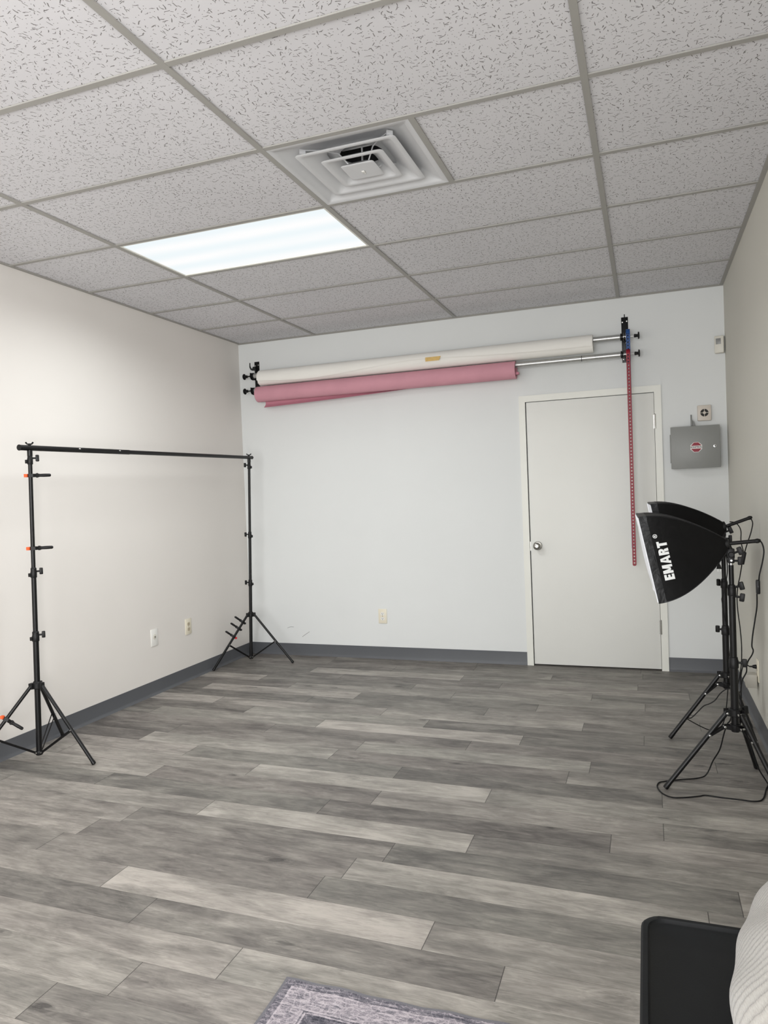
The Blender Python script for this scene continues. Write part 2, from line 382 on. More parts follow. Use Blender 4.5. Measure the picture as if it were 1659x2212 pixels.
for k in range(-2, 52):
    x0 = X0.get(k, random.uniform(0, LP)); x = x0
    while x > -.05: x -= LP
    tones = TN.get(k); i = 0
    while x < W + .05:
        tn = tones[min(i, 3)] if tones else random.choice((.35, .42, .5, .62, .75)); i += 1
        a, b = max(x, -.06), min(x + LP, W + .06)
        r1, r2 = random.random(), random.random()
        vs = [bm.verts.new((q, fy(kk, q), 0)) for q, kk in ((a, k + 1), (b, k + 1), (b, k), (a, k))]
        f = bm.faces.new(vs)
        for lp, (uu, vv) in zip(f.loops, ((a - x, 0), (b - x, 0), (b - x, WP), (a - x, WP))):
            lp[uvl].uv = (uu, vv); lp[cl] = (.53 + (tn - .5) * .82, r1, r2, 1)
        x += LP
bmesh.ops.remove_doubles(bm, verts=bm.verts[:], dist=1e-5)
struct('floor', bm, 'floor')
mb = MB(); mb.box((-.2, YF - .2, -.2), (W + .2, .4, -.004)); struct('floor_slab', mb, 'dark').name = 'floor_1'

# walls
ZT = 3.1
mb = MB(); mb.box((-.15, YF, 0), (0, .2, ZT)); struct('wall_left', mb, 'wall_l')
RY1, RY2 = -7.5, -6.0  # opening and window added out of view to brighten the left wall
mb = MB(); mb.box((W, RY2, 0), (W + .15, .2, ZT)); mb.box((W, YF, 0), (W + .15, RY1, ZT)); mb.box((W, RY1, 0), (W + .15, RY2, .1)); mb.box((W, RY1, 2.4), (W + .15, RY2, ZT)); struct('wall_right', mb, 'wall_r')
mb = MB()
for y in (RY1, RY2 - .05): mb.box((W + .04, y, .1), (W + .1, y + .05, 2.4))
mb.box((W + .04, RY1, .1), (W + .1, RY2, .15)); mb.box((W + .04, RY1, 2.35), (W + .1, RY2, 2.4))
struct('added_window', mb, 'alu')
DX1, DX2, DZ = 2.478, 3.409, 2.026
mb = MB(); mb.box((0, 0, 0), (DX1, .05, ZT)); mb.box((DX2, 0, 0), (W, .05, ZT)); mb.box((DX1, 0, DZ), (DX2, .05, ZT)); mb.box((0, .05, -.1), (W, .2, ZT))  # last box: unseen slab added behind the door to stop light leaking in
wb = struct('wall_back', mb, 'wall')
mb = MB()
for a, b, c in (((.365, -.0006, .232), (.395, -.0006, .243), (.425, -.0006, .243)), ((.505, -.0006, .16), (.535, -.0006, .18), (.575, -.0006, .205))):
    mb.tube(smoothpath((a, b, c)), .0011, 6)
link('scuff_mark', mb, 'slot', wb)
# front wall with the shop window the daylight comes through
WX1, WX2, WZ1, WZ2 = 1.3, 3.7, .15, 2.45
mb = MB(); mb.box((0, YF - .15, 0), (WX1, YF, ZT)); mb.box((WX2, YF - .15, 0), (W, YF, ZT)); mb.box((WX1, YF - .15, 0), (WX2, YF, WZ1)); mb.box((WX1, YF - .15, WZ2), (WX2, YF, ZT))
struct('wall_front', mb, 'wall')
mb = MB()
for x in (WX1, (WX1 + WX2) / 2 - .025, WX2 - .05): mb.box((x, YF - .1, WZ1), (x + .05, YF - .04, WZ2))
mb.box((WX1, YF - .1, WZ1), (WX2, YF - .04, WZ1 + .05)); mb.box((WX1, YF - .1, WZ2 - .05), (WX2, YF - .04, WZ2))
struct('window_1', mb, 'alu')

# ceiling: lay-in tiles as one mesh, minus the vent and the light
mb = MB()
xs = [0.0] + [XA + T4 * k for k in (-1, 0, 1)] + [W]
ys = [0.0] + [-(R0 + T2 * k) for k in range(0, 12)] + [YF]
for i in range(len(xs) - 1):
    for j in range(len(ys) - 1):
        a, b, c, d = xs[i], xs[i + 1], ys[j + 1], ys[j]
        if i == 1 and j == 3: continue                       # light
        if i == 2 and j == 4: a = XA + T2                    # vent fills half this cell
        if i == 1 and j == 9: continue
        mb.box((a, c, H + .007), (b, d, H + .022))
mb.box((0, YF, 3.02), (W, .05, 3.1))  # unseen lid added above the tiles to block the world light
struct('ceiling', mb, 'tile')
mb = MB(); g = .012
for x in xs[1:-1]: mb.box((x - g, YF, H), (x + g, 0, H + .006)); mb.box((x - .002, YF, H + .006), (x + .002, 0, H + .035))
for y in ys[1:-1]:
    for i in range(len(xs) - 1):
        mb.box((xs[i] + (g if i else 0), y - g, H + .0005), (xs[i + 1] - (g if i < 3 else 0), y + g, H + .006))
mb.box((XA + T2 - g, -3.0448 + g, H + .0005), (XA + T2 + g, -2.4352 - g, H + .006))
mb.box((0, YF, H + .001), (.020, 0, H + .006)); mb.box((W - .022, YF, H + .001), (W, 0, H + .006)); mb.box((.02, -.014, H + .001), (W - .022, 0, H + .006))
mb.box((0, YF, H - .0), (.002, 0, H + .02)); mb.box((W - .002, YF, H), (W, 0, H + .02)); mb.box((0, -.002, H - .006), (W, 0, H + .02))
struct('trim_1', mb, 'grid')

# vinyl cove base
def cove(path_dir, x0, x1, fix, sign):
    prof = [(0, .100), (.003, .100), (.0035, .022), (.006, .010), (.013, .003), (.014, 0), (0, 0)]
    mb = MB()
    if path_dir == 'x': mb.prism([(x0, fix + sign * a, z) for a, z in prof], (x1 - x0, 0, 0))
    else: mb.prism([(fix + sign * a, x0, z) for a, z in prof], (0, x1 - x0, 0))
    return mb
o1 = struct('baseboard_left', cove('y', YF, 0, 0.0, 1), 'base')
struct('baseboard_back', cove('x', 0.0, 2.4332, 0.0, -1), 'base')
struct('baseboard_back_1', cove('x', 3.4505, W, 0.0, -1), 'base')
struct('baseboard_right', cove('y', YF, 0, W, -1), 'base')

# door casing, stop and leaf
mb = MB(); cw = .048
xo1, xo2, zo = 2.4332, 3.4505, 2.068
def casing(pa):  # mitred board from outer/inner polygons
    mb.prism([(x, 0, z) for x, z in pa], (0, -.013, 0))
casing([(xo1, 0), (xo1, zo), (xo1 + cw, zo - cw), (xo1 + cw, 0)])
casing([(xo2, 0), (xo2 - cw, 0), (xo2 - cw, zo - cw), (xo2, zo)])
casing([(xo1, zo), (xo2, zo), (xo2 - cw, zo - cw), (xo1 + cw, zo - cw)])
struct('trim_2', mb, 'trimwhite', smooth=20)
mb = MB(); mb.box((2.4885, -.006, .012), (3.4, .034, 2.0155), .0015)
door = struct('door_1', mb, 'door')
mb = MB(); kc = (2.5405, -.006, .922)
mb.lathe(kc, (0, -1, 0), [(0, .033), (.004, .034), (.009, .030), (.012, .016), (.028, .013), (.034, .020), (.042, .0275), (.052, .0285), (.060, .024), (.064, .016), (.0645, .0)], 28)
kn = link('door_knob', mb, 'nickel', door, 'round satin nickel knob')
mb = MB(); mb.lathe((kc[0], -.0705, kc[2]), (0, -1, 0), [(0, .011), (.002, .010), (.0025, .0)], 18); link('knob_button', mb, 'silver', kn)
mb = MB(); mb.box((2.4835, -.004, .885), (2.4885, .01, .955)); link('latch_plate', mb, 'nickel', door)
for z in (1.808, .318):
    mb = MB(); mb.cyl((3.405, -.012, z - .05), (3.405, -.012, z + .05), .0055, n=12); mb.box((3.394, -.0075, z - .05), (3.402, -.005, z + .05))
    for dz in (-.03, -.01, .01, .03): mb.cyl((3.405, -.012, z + dz - .0007), (3.405, -.012, z + dz + .0007), .0062, n=12)
    mb.ball((3.405, -.012, z + .052), .005, 10)
    link('hinge', mb, 'nickel', door)

# ------------------------------------------------------------------ ceiling light and vent
x1, x2, y1, y2 = XA - T4 + g, XA - g, -2.4352 + g, -1.8256 - g
lt = thing('ceiling_light', 'lit rectangular ceiling light panel with frosted prismatic lens set in the tile grid', 'ceiling light', ((x1 + x2) / 2, (y1 + y2) / 2, H))
mb = MB(); fw = .012
mb.box((x1, y1, H + .002), (x1 + fw, y2, H + .02)); mb.box((x2 - fw, y1, H + .002), (x2, y2, H + .02))
mb.box((x1 + fw, y1, H + .002), (x2 - fw, y1 + fw, H + .02)); mb.box((x1 + fw, y2 - fw, H + .002), (x2 - fw, y2, H + .02))
link('frame', mb, 'trimwhite', lt)
mb = MB(); mb.box((x1 + fw, y1 + fw, H + .006), (x2 - fw, y2 - fw, H + .010)); link('lens', mb, 'lens', lt, 'glowing white lens')

vx, vy = XA + T2 / 2, -2.74; hs = T2 / 2 - g
vt = thing('air_vent', 'white square ceiling air diffuser with three nested louvre rings', 'air vent', (vx, vy, H))
def sq(h, z, r=.02, n=5):
    pts = []
    for cx, cy, a0 in ((1, 1, 0), (-1, 1, 90), (-1, -1, 180), (1, -1, 270)):
        for i in range(n):
            a = math.radians(a0 + 90 * i / (n - 1)); pts.append(V((vx + cx * (h - r) + r * math.cos(a), vy + cy * (h - r) + r * math.sin(a), z)))
    return pts
def circ(r, z, n=20): return [V((vx + r * math.cos(math.radians(9 + 18 * i)), vy + r * math.sin(math.radians(9 + 18 * i)), z)) for i in range(n)]
mb = MB()   # outer flange and its flared throat
mb.rings([sq(hs, H + .004, .003), sq(hs, H + .001, .003), sq(hs - .022, H + .001, .008), sq(hs - .026, H + .006, .01), sq(hs - .06, H + .020, .03), sq(hs - .11, H + .044, .05), sq(.125, H + .052, .08), circ(.092, H + .054), circ(.092, H + .058), sq(hs - .10, H + .060, .05), sq(hs, H + .03, .003)], cap=False)
link('frame', mb, 'ventw', vt, smooth=50)
def louvre(h, zb, inn, rise):
    mb = MB()
    mb.rings([sq(h - .002, zb + .004, .016), sq(h, zb + .0015, .018), sq(h - .003, zb, .018), sq(h - .020, zb, .016), sq(h - .024, zb + .0025, .018), sq((h + inn) / 2 - .008, zb + rise * .45, .03), sq(inn, zb + rise, .045), sq(inn + .002, zb + rise + .001, .045), sq((h + inn) / 2 + .004, zb + rise * .52, .03)], cap=False, closed=True)
    return mb
link('louvre', louvre(.212, H - .003, .122, .042), 'ventw', vt, smooth=50); link('louvre', louvre(.134, H - .008, .064, .038), 'ventw', vt, smooth=50)
mb = MB(); mb.rings([sq(.070, H - .010, .01), sq(.072, H - .012, .012), sq(.069, H - .014, .01), sq(.060, H - .0135, .008)]); mb.rings([sq(.070, H - .010, .01), sq(.04, H + .010, .015)])
cp = link('centre_plate', mb, 'ventw', vt, smooth=50)
mb = MB(); mb.box((vx - .004, vy - .004, H - .018), (vx + .008, vy + .012, H - .0145), .001); mb.cyl((vx + .002, vy + .022, H - .017), (vx + .002, vy + .022, H - .0145), .003); link('clip', mb, 'whitepl', cp)
mb = MB()
for sx in (1, -1):
    for sy in (1, -1):
        mb.box((vx + sx * .185 - .012, vy + sy * .185 - .004, H + .012), (vx + sx * .185 + .012, vy + sy * .185 + .004, H + .030), rot=Euler((0, 0, .785)).to_matrix())
        mb.tube([(vx + sx * .045, vy + sy * .045, H + .004), (vx + sx * .075, vy + sy * .075, H + .040), (vx + sx * .13, vy + sy * .13, H + .040), (vx + sx * .185, vy + sy * .185, H + .028)], .003, 6)
mb.cyl((vx, vy, H - .01), (vx, vy, H + .09), .004, n=8)
mb.box((vx - .09, vy - .005, H + .085), (vx + .09, vy + .005, H + .095))
link('bracket', mb, 'ventw', vt)
mb = MB(); n = 32
mb.rings([[V((vx + r * math.cos(6.28319 * i / n), vy + r * math.sin(6.28319 * i / n), z)) for i in range(n)] for r, z in ((.093, H + .055), (.093, H + .25), (.095, H + .25), (.095, H + .055))], cap=False)
mb.cyl((vx, vy, H + .24), (vx, vy, H + .245), .093, n=32)
link('duct', mb, 'ductdark', vt)

# ------------------------------------------------------------------ tripod parts shared by the stands
def ring_knob(mb, p, d, L=.03):
    p = V(p); d = V(d).normalized()
    mb.cyl(p, p + d * L * .5, .005, n=10); x, y = mb.frame(d)
    q = p + d * L * .75
    R = Matrix((x, y, d)).transposed()
    mb.box(q - V((.007, .018, L * .28)), q + V((.007, .018, L * .28)), .004, rot=R)

def lerp(a, b, t_): return V(a) + (V(b) - V(a)) * t_

# ------------------------------------------------------------------ backdrop stand
bs = thing('backdrop_stand', 'black backdrop stand with a crossbar on two tripods along the left wall', 'backdrop stand', (.2, -1.45, 0))
NT_, NB = V((.228, -2.575, 1.676)), V((.195, -2.585, .03))
FT_, FB = V((.240, -.312, 1.699)), V((.180, -.318, .034))
d = (FT_ - NT_).normalized(); up = V((0, 0, .012))
A = NT_ - d * .066 + up; B = FT_ + d * .045 + up; mid1 = lerp(A, B, .36)
bar = MB(); bar.cyl(A, mid1, .0150, n=20); bar.cyl(mid1, B + V((0, 0, .0)), .0133, n=20); bar.cyl(A - d * .004, A, .0162, n=20); bar.cyl(B, B + d * .004, .0145, n=20); bar.cyl(lerp(A, B, .19), lerp(A, B, .196), .0153, n=20)
bo = link('crossbar', bar, 'black', bs)
sd = d.cross(V((0, 0, 1))).normalized()
for f in (.175, .318):
    p = lerp(A, B, f) + sd * .0145 + V((0, 0, .006)); q = MB(); q.ball(p, .006, 10, (1, 1.3, .8)); link('spring_button', q, 'silver', bo)
def tripod(top, base, feet, hub_z, zs, rads, brace_f, knobdir):
    ax = (top - base).normalized(); at = lambda z: base + (top - base) * ((z - base.z) / (top.z - base.z))
    pm = MB()
    lv = [base.z] + zs + [top.z]
    for i, r in enumerate(rads): pm.cyl(at(lv[i]), at(lv[i + 1]), r, n=18)
    po = link('pole', pm, 'black', bs)
    for i, z in enumerate(zs):
        q = MB(); r = rads[i] + .0035; z0 = z - .045
        q.lathe(at(z0), ax, [(0, r - .001), (.002, r), (.03, r), (.034, r - .0015), (.05, r - .0015), (.054, rads[i + 1] + .001)], 18)
        kd = V(knobdir).normalized(); ring_knob(q, at(z - .012) + kd * r * .8, kd, .032)
        q.box(at(z - .03) + sd * 0 - V((.008, .008, .01)) - kd * r, at(z - .03) + V((.008, .008, .01)) - kd * r, .002)
        link('collar', q, 'blackpl', po)
    # top spigot with wing nut
    q = MB(); q.cyl(top - ax * .03, top - ax * .0, rads[-1] + .004, n=16); q.cyl(top, top + V((0, 0, .034)), .006, n=10)
    link('spigot', q, 'black', bs)
    q = MB(); wz = top + V((0, 0, .026)); q.cyl(wz, wz + V((0, 0, .010)), .008, .006, n=12)
    for s_ in (1, -1):
        q.tube([wz + V((.004 * s_, 0, .005)), wz + d * 0 + V((.010 * s_, .007 * s_, .008)), wz + V((.013 * s_, .010 * s_, .014))], .004, 8); q.ball(wz + V((.013 * s_, .010 * s_, .014)), .005, 10)
    link('wing_nut', q, 'blackpl', bs)
    hub = at(hub_z); hb = MB(); hb.lathe(hub - ax * .022, ax, [(0, .022), (.004, .026), (.03, .026), (.034, .021), (.04, .018)], 20)
    low = at(base.z + .012); lb = MB(); lb.lathe(low - ax * .016, ax, [(0, .016), (.003, .018), (.02, .018), (.023, .0165)], 18)
    legs = []
    for f in feet:
        f = V(f); o_ = V((f.x - base.x, f.y - base.y, 0)).normalized(); h0 = hub + o_ * .034 - ax * .006
        hb.box(hub + o_ * .028 - V((.012, .012, .02)), hub + o_ * .028 + V((.012, .012, .012)), .002)
        lg = MB(); lg.cyl(h0, f, .0095, n=14); lg.lathe(f + (h0 - f).normalized() * .02, f - h0, [(0, .0105), (.016, .0115), (.02, .0095)], 14)
        lo = link('leg', lg, 'black', bs); b1 = lerp(h0, f, brace_f); b0 = low + o_ * .020
        lb.box(low + o_ * .018 - V((.006, .006, .007)), low + o_ * .018 + V((.006, .006, .007)), .0015)
        br = MB(); side = (b1 - b0).cross(V((0, 0, 1))).normalized()
        for s_ in (-1, 1): br.prism([b0 + side * s_ * .006 + V((0, 0, .006)), b0 + side * s_ * .006 - V((0, 0, .006)), b1 + side * s_ * .009 - V((0, 0, .006)), b1 + side * s_ * .009 + V((0, 0, .006))], side * s_ * .002)
        brace = link('brace', br, 'black', bs)
        for p in (b0, b1):
            rv = MB(); rv.cyl(p - side * .013, p + side * .013, .0038, n=10); link('rivet', rv, 'silver', brace)
        legs.append((h0, f, lo))
    link('hub', hb, 'blackpl', bs); link('lower_hub', lb, 'blackpl', bs)
    return at, legs
atN, legsN = tripod(NT_, NB, [(.557, -2.576, .004), (.026, -2.242, .004), (.026, -2.925, .004)], .41, [.69, 1.035, 1.645], (.0150, .0128, .0108, .0095), .57, (.69, .72, 0))
atF, legsF = tripod(FT_, FB, [(.026, -.650, .004), (.555, -.285, .004), (.026, -.05, .004)], .405, [.685, 1.085, 1.66], (.0135, .0120, .0105, .0095), .55, (-.69, -.72, 0))

# spring clamps (jaws round the tube at p, handles along d)
def clamp(p, d_, label, tipm, axis=(0, 0, 1), scale=1.):
    p = V(p); d_ = V(d_).normalized(); ax_ = V(axis).normalized(); d_ = (d_ - ax_ * d_.dot(ax_)).normalized(); u = ax_.cross(d_).normalized(); w = ax_
    c = thing('spring_clamp', label, 'clamp', p, 'spring clamps on the backdrop stand'); s = scale
    P = lambda a, b, c_=0.: p + d_ * a * s + u * b * s + w * c_ * s
    for sg in (1, -1):
        q = MB()
        pts = [P(-.016, .004 * sg), P(-.010, .015 * sg), P(.012, .017 * sg), P(.030, .006 * sg), P(.044, .004 * sg), P(.044, -.002 * sg), P(.02, .008 * sg), P(.010, .0135 * sg), P(-.008, .0125 * sg), P(-.014, .002 * sg)]
        q.prism([x - w * .009 * s for x in pts], w * .018 * s); link('jaw', q, 'blackpl', c)
        q = MB(); q.lathe(P(.036, .004 * sg), d_ + u * sg * .04, [(0, .0055 * s), (.006 * s, .0080 * s), (.03 * s, .0088 * s), (.058 * s, .0082 * s), (.064 * s, .005 * s)], 12); link('handle', q, 'blackpl', c)
        q = MB(); q.box(P(-.022, .005 * sg) - V((.008, .008, .0085)) * s, P(-.022, .005 * sg) + V((.008, .008, .0085)) * s, .0015); link('pad', q, tipm, c, 'orange rubber pad' if tipm == 'orange' else 'red rubber pad')
    q = MB(); q.cyl(P(.032, 0, -.012), P(.032, 0, .012), .006 * s, n=12); link('pivot', q, 'silver' if False else 'blackpl', c)
rt = V((.69, .72, 0))
clamp(atN(1.540) , rt, 'upper orange-padded spring clamp near the top of the left pole', 'orange')
clamp(atN(1.148), rt, 'lower orange-padded spring clamp halfway up the left pole', 'orange')
h0, f0, _ = legsN[2]
lp = lerp(h0, f0, .365)
clamp(lp, (.69, .60, -.28), 'orange-padded spring clamp low on the left tripod leg by the left wall', 'orange', f0 - h0)
h0, f0, _ = legsF[0]
for t_, lab, tm in ((.13, 'topmost of three black spring clamps on the far tripod leg', 'blackpl'), (.25, 'middle one of three black spring clamps on the far tripod leg', 'blackpl'), (.40, 'lowest clamp on the far tripod leg, with a red pad', 'redtip')):
    clamp(lerp(h0, f0, t_), (-.60, -.62, .5 if tm == 'blackpl' else .35), lab, tm, f0 - h0, .85)

# ------------------------------------------------------------------ backdrop rolls on the back wall
YR = -.10
def bracket(px, zlo, zhi, sgn, label, hooktop, zs):
    b = thing('roller_bracket', label, 'bracket', (px, 0, (zlo + zhi) / 2), 'roller brackets on the back wall')
    q = MB(); q.box((px - .0235, -.004, zlo), (px + .0235, -.0, zhi), .001)
    if not hooktop: q.cyl((px, -.006, zhi - .01), (px, -.006, zhi + .02), .003, n=8)
    pl = link('plate', q, 'black', b)
    for z, dx in ((zhi - .035, -.015), (zhi - .030, .015), ((zlo + zhi) / 2 - .02, .004), (zlo + .025, -.014)):
        q = MB(); q.lathe((px + dx, -.004, z), (0, -1, 0), [(0, .0055), (.002, .005), (.003, .001)], 12); link('screw', q, 'silver', pl)
    for z in zs + ([zhi - .055] if hooktop else []):
        q = MB(); x0_ = px - .003
        q.prism([(x0_, -.002, z + .020), (x0_, -.055, z + .004), (x0_, -.070, z + .002), (x0_, -.078, z - .012), (x0_, -.092, z - .018), (x0_, -.108, z - .014), (x0_, -.118, z + .002), (x0_, -.118, z + .026), (x0_, -.124, z + .026), (x0_, -.128, z - .010), (x0_, -.112, z - .030), (x0_, -.085, z - .034), (x0_, -.05, z - .028), (x0_, -.002, z - .03)], (.006, 0, 0))
        link('hook', q, 'black', b)
    return b
zW, zP = 2.418, 2.293
bracket(.178, 2.228, 2.556, -1, 'black triple-hook wall bracket by the left corner holding the roller ends', True, [zW, zP])
bracket(3.218, 2.250, 2.578, 1, 'black wall bracket above the door holding the chain ends of the rollers', False, [zW, zP])
def roller(z, label, seam):
    r = thing('roller_tube', label, 'tube', (1.7, YR, z), 'aluminium rollers between the brackets')
    q = MB(); q.cyl((.202, YR, z), (3.185, YR, z), .0205, n=24); link('tube', q, 'alu', r)
    if seam:
        q = MB(); q.cyl((2.915, YR, z), (2.919, YR, z), .0212, n=24); link('joint', q, 'slot', r, 'dark joint line')
    for sg, px in ((-1, .200), (1, 3.188)):
        q = MB(); q.lathe((px, YR, z), (sg, 0, 0), [(0, .026), (.010, .026), (.011, .018), (.016, .018), (.017, .027), (.022, .027), (.023, .014), (.034, .014)], 20); e = link('expander', q, 'blackpl' if sg < 0 else 'black', r)
        if sg > 0:
            q = MB()
            for a in (.020, .027, .034): q.cyl((px + a, YR, z), (px + a + .002, YR, z), .0285, n=20)
            link('chain_sprocket', q, 'silver', e)
        xr = px + sg * .034
        q = MB(); rl = .058 if sg > 0 else .030; q.cyl((xr, YR, z), (xr + sg * (rl + .02), YR, z), .0055, n=10); link('rod', q, 'silver' if sg > 0 else 'black', r)
        q = MB(); q.lathe((xr + sg * rl, YR, z), (sg, 0, 0), [(0, .009), (.004, .013), (.022, .010), (.026, .012), (.027, .025), (.032, .026), (.037, .022), (.038, 0)], 18); link('knob', q, 'blackpl', r)
roller(zW, 'upper aluminium roller tube carrying the white paper roll', False)
roller(zP, 'lower aluminium roller tube carrying the pink paper roll', True)

def roll(name, label, xa, xb, z, r, m, core):
    o = thing(name, label, 'paper roll', (xa, YR, z), 'backdrop paper rolls')
    q = MB(); n = 48; rr = []
    prof = [(xa, r - .016), (xa, r), (xb, r), (xb, r - .016), (xb - .4, r - .018), (xa + .1, r - .018)]
    q.rings([[V((x, YR + rad * math.cos(6.28319 * i / n), z + rad * math.sin(6.28319 * i / n))) for i in range(n)] for x, rad in prof], cap=False, closed=True)
    link('paper', q, m, o, smooth=50)
    q = MB()
    for x in (xa + .012, xb - .014):
        q = MB()
        q.rings([[V((x + dx, YR + rad * math.cos(6.28319 * i / n), z + rad * math.sin(6.28319 * i / n))) for i in range(n)] for dx, rad in ((0, r - .0165), (.002, r - .0165), (.002, .0295), (0, .0295))], cap=False, closed=True)
        link('core', q, core, o)
    return o
zrW, zrP = 2.391, 2.256
wr = roll('white_paper_roll', 'wide white backdrop paper roll on the upper tube, loose edge taped', .262, 3.0, zrW, .0625, 'paperw', 'card')
# loose last turn of the white paper: wraps over the top and front, ends in a wavy edge
def sheet(xa, xb, zc, r, a0, afun, m, name, root, nx=60, na=24, off=lambda x, a: 0, th=.0012):
    bm = bmesh.new(); g_ = []
    for side in (0, 1):
        gg = []
        for i in range(nx + 1):
            x = xa + (xb - xa) * i / nx; a1 = afun(x); row = []
            for j in range(na + 1):
                a = a0 + (a1 - a0) * j / na; rad = r + off(x, j / na) + side * th
                row.append(bm.verts.new((x, YR - rad * math.sin(a), zc + rad * math.cos(a))))
            gg.append(row)
        g_.append(gg)
    for gg in g_:
        for i in range(nx):
            for j in range(na): bm.faces.new((gg[i][j], gg[i + 1][j], gg[i + 1][j + 1], gg[i][j + 1]))
    A_, B_ = g_
    for i in range(nx):
        for j in (0, na): bm.faces.new((A_[i][j], A_[i + 1][j], B_[i + 1][j], B_[i][j]))
    for j in range(na):
        for i in (0, nx): bm.faces.new((A_[i][j], A_[i][j + 1], B_[i][j + 1], B_[i][j]))
    return link(name, bm, m, root, smooth=60)
def wedge(x):
    u = (x - .265) / (2.998 - .265)
    return math.radians(98 + 28 * math.exp(-((u - .17) / .18) ** 2) - 12 * math.exp(-((u - .52) / .10) ** 2) + 26 * max(0, (u - .62)) + 4 * math.sin(u * 9))
sheet(.265, 2.998, zrW, .0632, math.radians(-40), wedge, 'paperw', 'loose_edge', wr, off=lambda x, s: .0095 * s * s * (1 + .6 * math.sin(x * 3.1)))
mb = MB(); tp = []
for i in range(5):
    a = math.radians(78 + i * 6)
    tp.append([(x_, YR - .0750 * math.sin(a), zrW + .0750 * math.cos(a)) for x_ in (1.752 + .002 * (i % 2), 1.878 - .004 * i)])
for p, q in zip(tp, tp[1:]): mb.quad(p[0], p[1], q[1], q[0])
link('tape', mb, 'tape', wr, 'strip of yellow masking tape')
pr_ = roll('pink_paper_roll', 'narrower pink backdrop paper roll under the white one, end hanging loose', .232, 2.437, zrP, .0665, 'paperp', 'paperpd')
# hanging loose end under the pink roll, tapering to the right
bm = bmesh.new(); rows = []; nx = 40
for i in range(nx + 1):
    u = i / nx; x = .285 + 1.33 * u; h = .052 * (1 - u) ** .75 + .001
    row = []
    for j in range(9):
        s = j / 8
        row.append(bm.verts.new((x, YR + .028 - .030 * s + .016 * math.sin(s * 3.1) * (1 - u), zrP - .060 - h * s + (.0 if s < .99 else -.002))))
    rows.append(row)
for i in range(nx):
    for j in range(8): bm.faces.new((rows[i][j], rows[i + 1][j], rows[i + 1][j + 1], rows[i][j + 1]))
fl = link('loose_end', bm, 'paperpd', pr_, 'hanging pink flap with shade in its colour', smooth=60)
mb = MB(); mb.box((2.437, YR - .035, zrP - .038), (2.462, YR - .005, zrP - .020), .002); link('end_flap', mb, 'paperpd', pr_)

def chain(label, name, m, x, y, ztop, zbot, lean, w=.0265):
    o = MB(); pitch = .0235; n = int((ztop - zbot) / pitch); hole = .0095
    P = lambda z: (x + lean * (ztop - z), y)
    for i in range(n):
        z1 = ztop - i * pitch; z0 = z1 - pitch; cx, cy = P((z0 + z1) / 2); zc = (z0 + z1) / 2
        last = i == n - 1
        for s_ in (-1, 1):
            a, b = sorted((cx + s_ * hole / 2, cx + s_ * w / 2)); o.box((a, cy - .003, z0 - .0003), (b, cy + .003, z1 + .0003))
        for a, b in ((zc + hole / 2, z1 + .0003), (z0 - .0003, zc - hole / 2)):
            o.box((cx - hole / 2, cy - .0025, a), (cx + hole / 2, cy + .0025, b))
    cx, cy = P(zbot); zz = ztop - n * pitch
    o.prism([(cx + w / 2 * math.cos(a), cy - .003, zz + w / 2 * math.sin(a) * .7) for a in [math.radians(180 + 18 * k) for k in range(11)]], (0, .006, 0))
    # turns of the loop over the sprocket
    cx, cy = P(ztop); yy = YR
    o.rings([[V((cx + sx * w / 2, yy + rr * math.cos(a), ztop + rr * math.sin(a))) for sx, rr in ((-1, .030), (1, .030), (1, .036), (-1, .036))] for a in [math.radians(180 * k / 14) for k in range(15)]])
    # back run of the loop, hanging just behind the front run
    for s_ in (-1, 1):
        a, b = sorted((s_ * hole / 2, s_ * w / 2))
        o.prism([(x + a, y + .012, ztop), (x + b, y + .012, ztop), (x + b + lean * (ztop - zbot), y + .012, zz + .02), (x + a + lean * (ztop - zbot), y + .012, zz + .02)], (0, .004, 0))
    return tag(link(name, o, m, None, loc=(x, y, (ztop + zbot) / 2)), label, 'chain', 'pull chains at the right bracket')
chain('long red plastic pull chain hanging from the lower roller in front of the door', 'pull_chain', 'redch', 3.238, -.134, zP, .772, 0.0)
chain('blue plastic pull chain from the upper roller, mostly behind the red chain', 'pull_chain', 'bluech', 3.2405, -.112, zP + 6 * .0235, .90, -.003)

# ------------------------------------------------------------------ wall devices
# grey alarm cabinet
cb = thing('alarm_cabinet', 'grey steel alarm cabinet with a red octagon sticker beside the door', 'cabinet', (3.6615, 0, 1.6055))
mb = MB(); mb.box((3.506, -.092, 1.462), (3.817, -.0, 1.749), .002); body = link('case', mb, 'graypanel', cb)
mb = MB(); mb.box((3.503, -.1, 1.459), (3.820, -.0925, 1.752), .0025); dr = link('door', mb, 'graypanel', cb)
mb = MB(); mb.cyl((3.5015, -.094, 1.50), (3.5015, -.094, 1.70), .004, n=10); link('hinge', mb, 'graypanel', cb)
mb = MB(); mb.lathe((3.786, -.1, 1.606), (0, -1, 0), [(0, .011), (.003, .010), (.004, .005), (.0042, 0)], 20); lk = link('lock', mb, 'silver', dr)
mb = MB(); mb.cyl((3.786, -.1044, 1.606), (3.786, -.1049, 1.606), .004, n=12); link('keyhole', mb, 'slot', dr)
sx, sz, sr = 3.667, 1.604, .0405
octp = lambda r, y, k=1.0: [(sx + r * math.cos(math.radians(22.5 + 45 * i)), y, sz + r * math.sin(math.radians(22.5 + 45 * i)) * .93) for i in range(8)]
mb = MB(); mb.prism(octp(sr, -.1002), (0, -.0006, 0)); st = link('sticker', mb, 'stwhite', dr, 'octagon sticker with a name across')
mb = MB(); ri = .0375; hx = ri * math.cos(math.radians(22.5)); ht = ri * math.sin(math.radians(67.5)) * .93; hw = ri * math.cos(math.radians(67.5)); hm = ri * math.sin(math.radians(22.5)) * .93
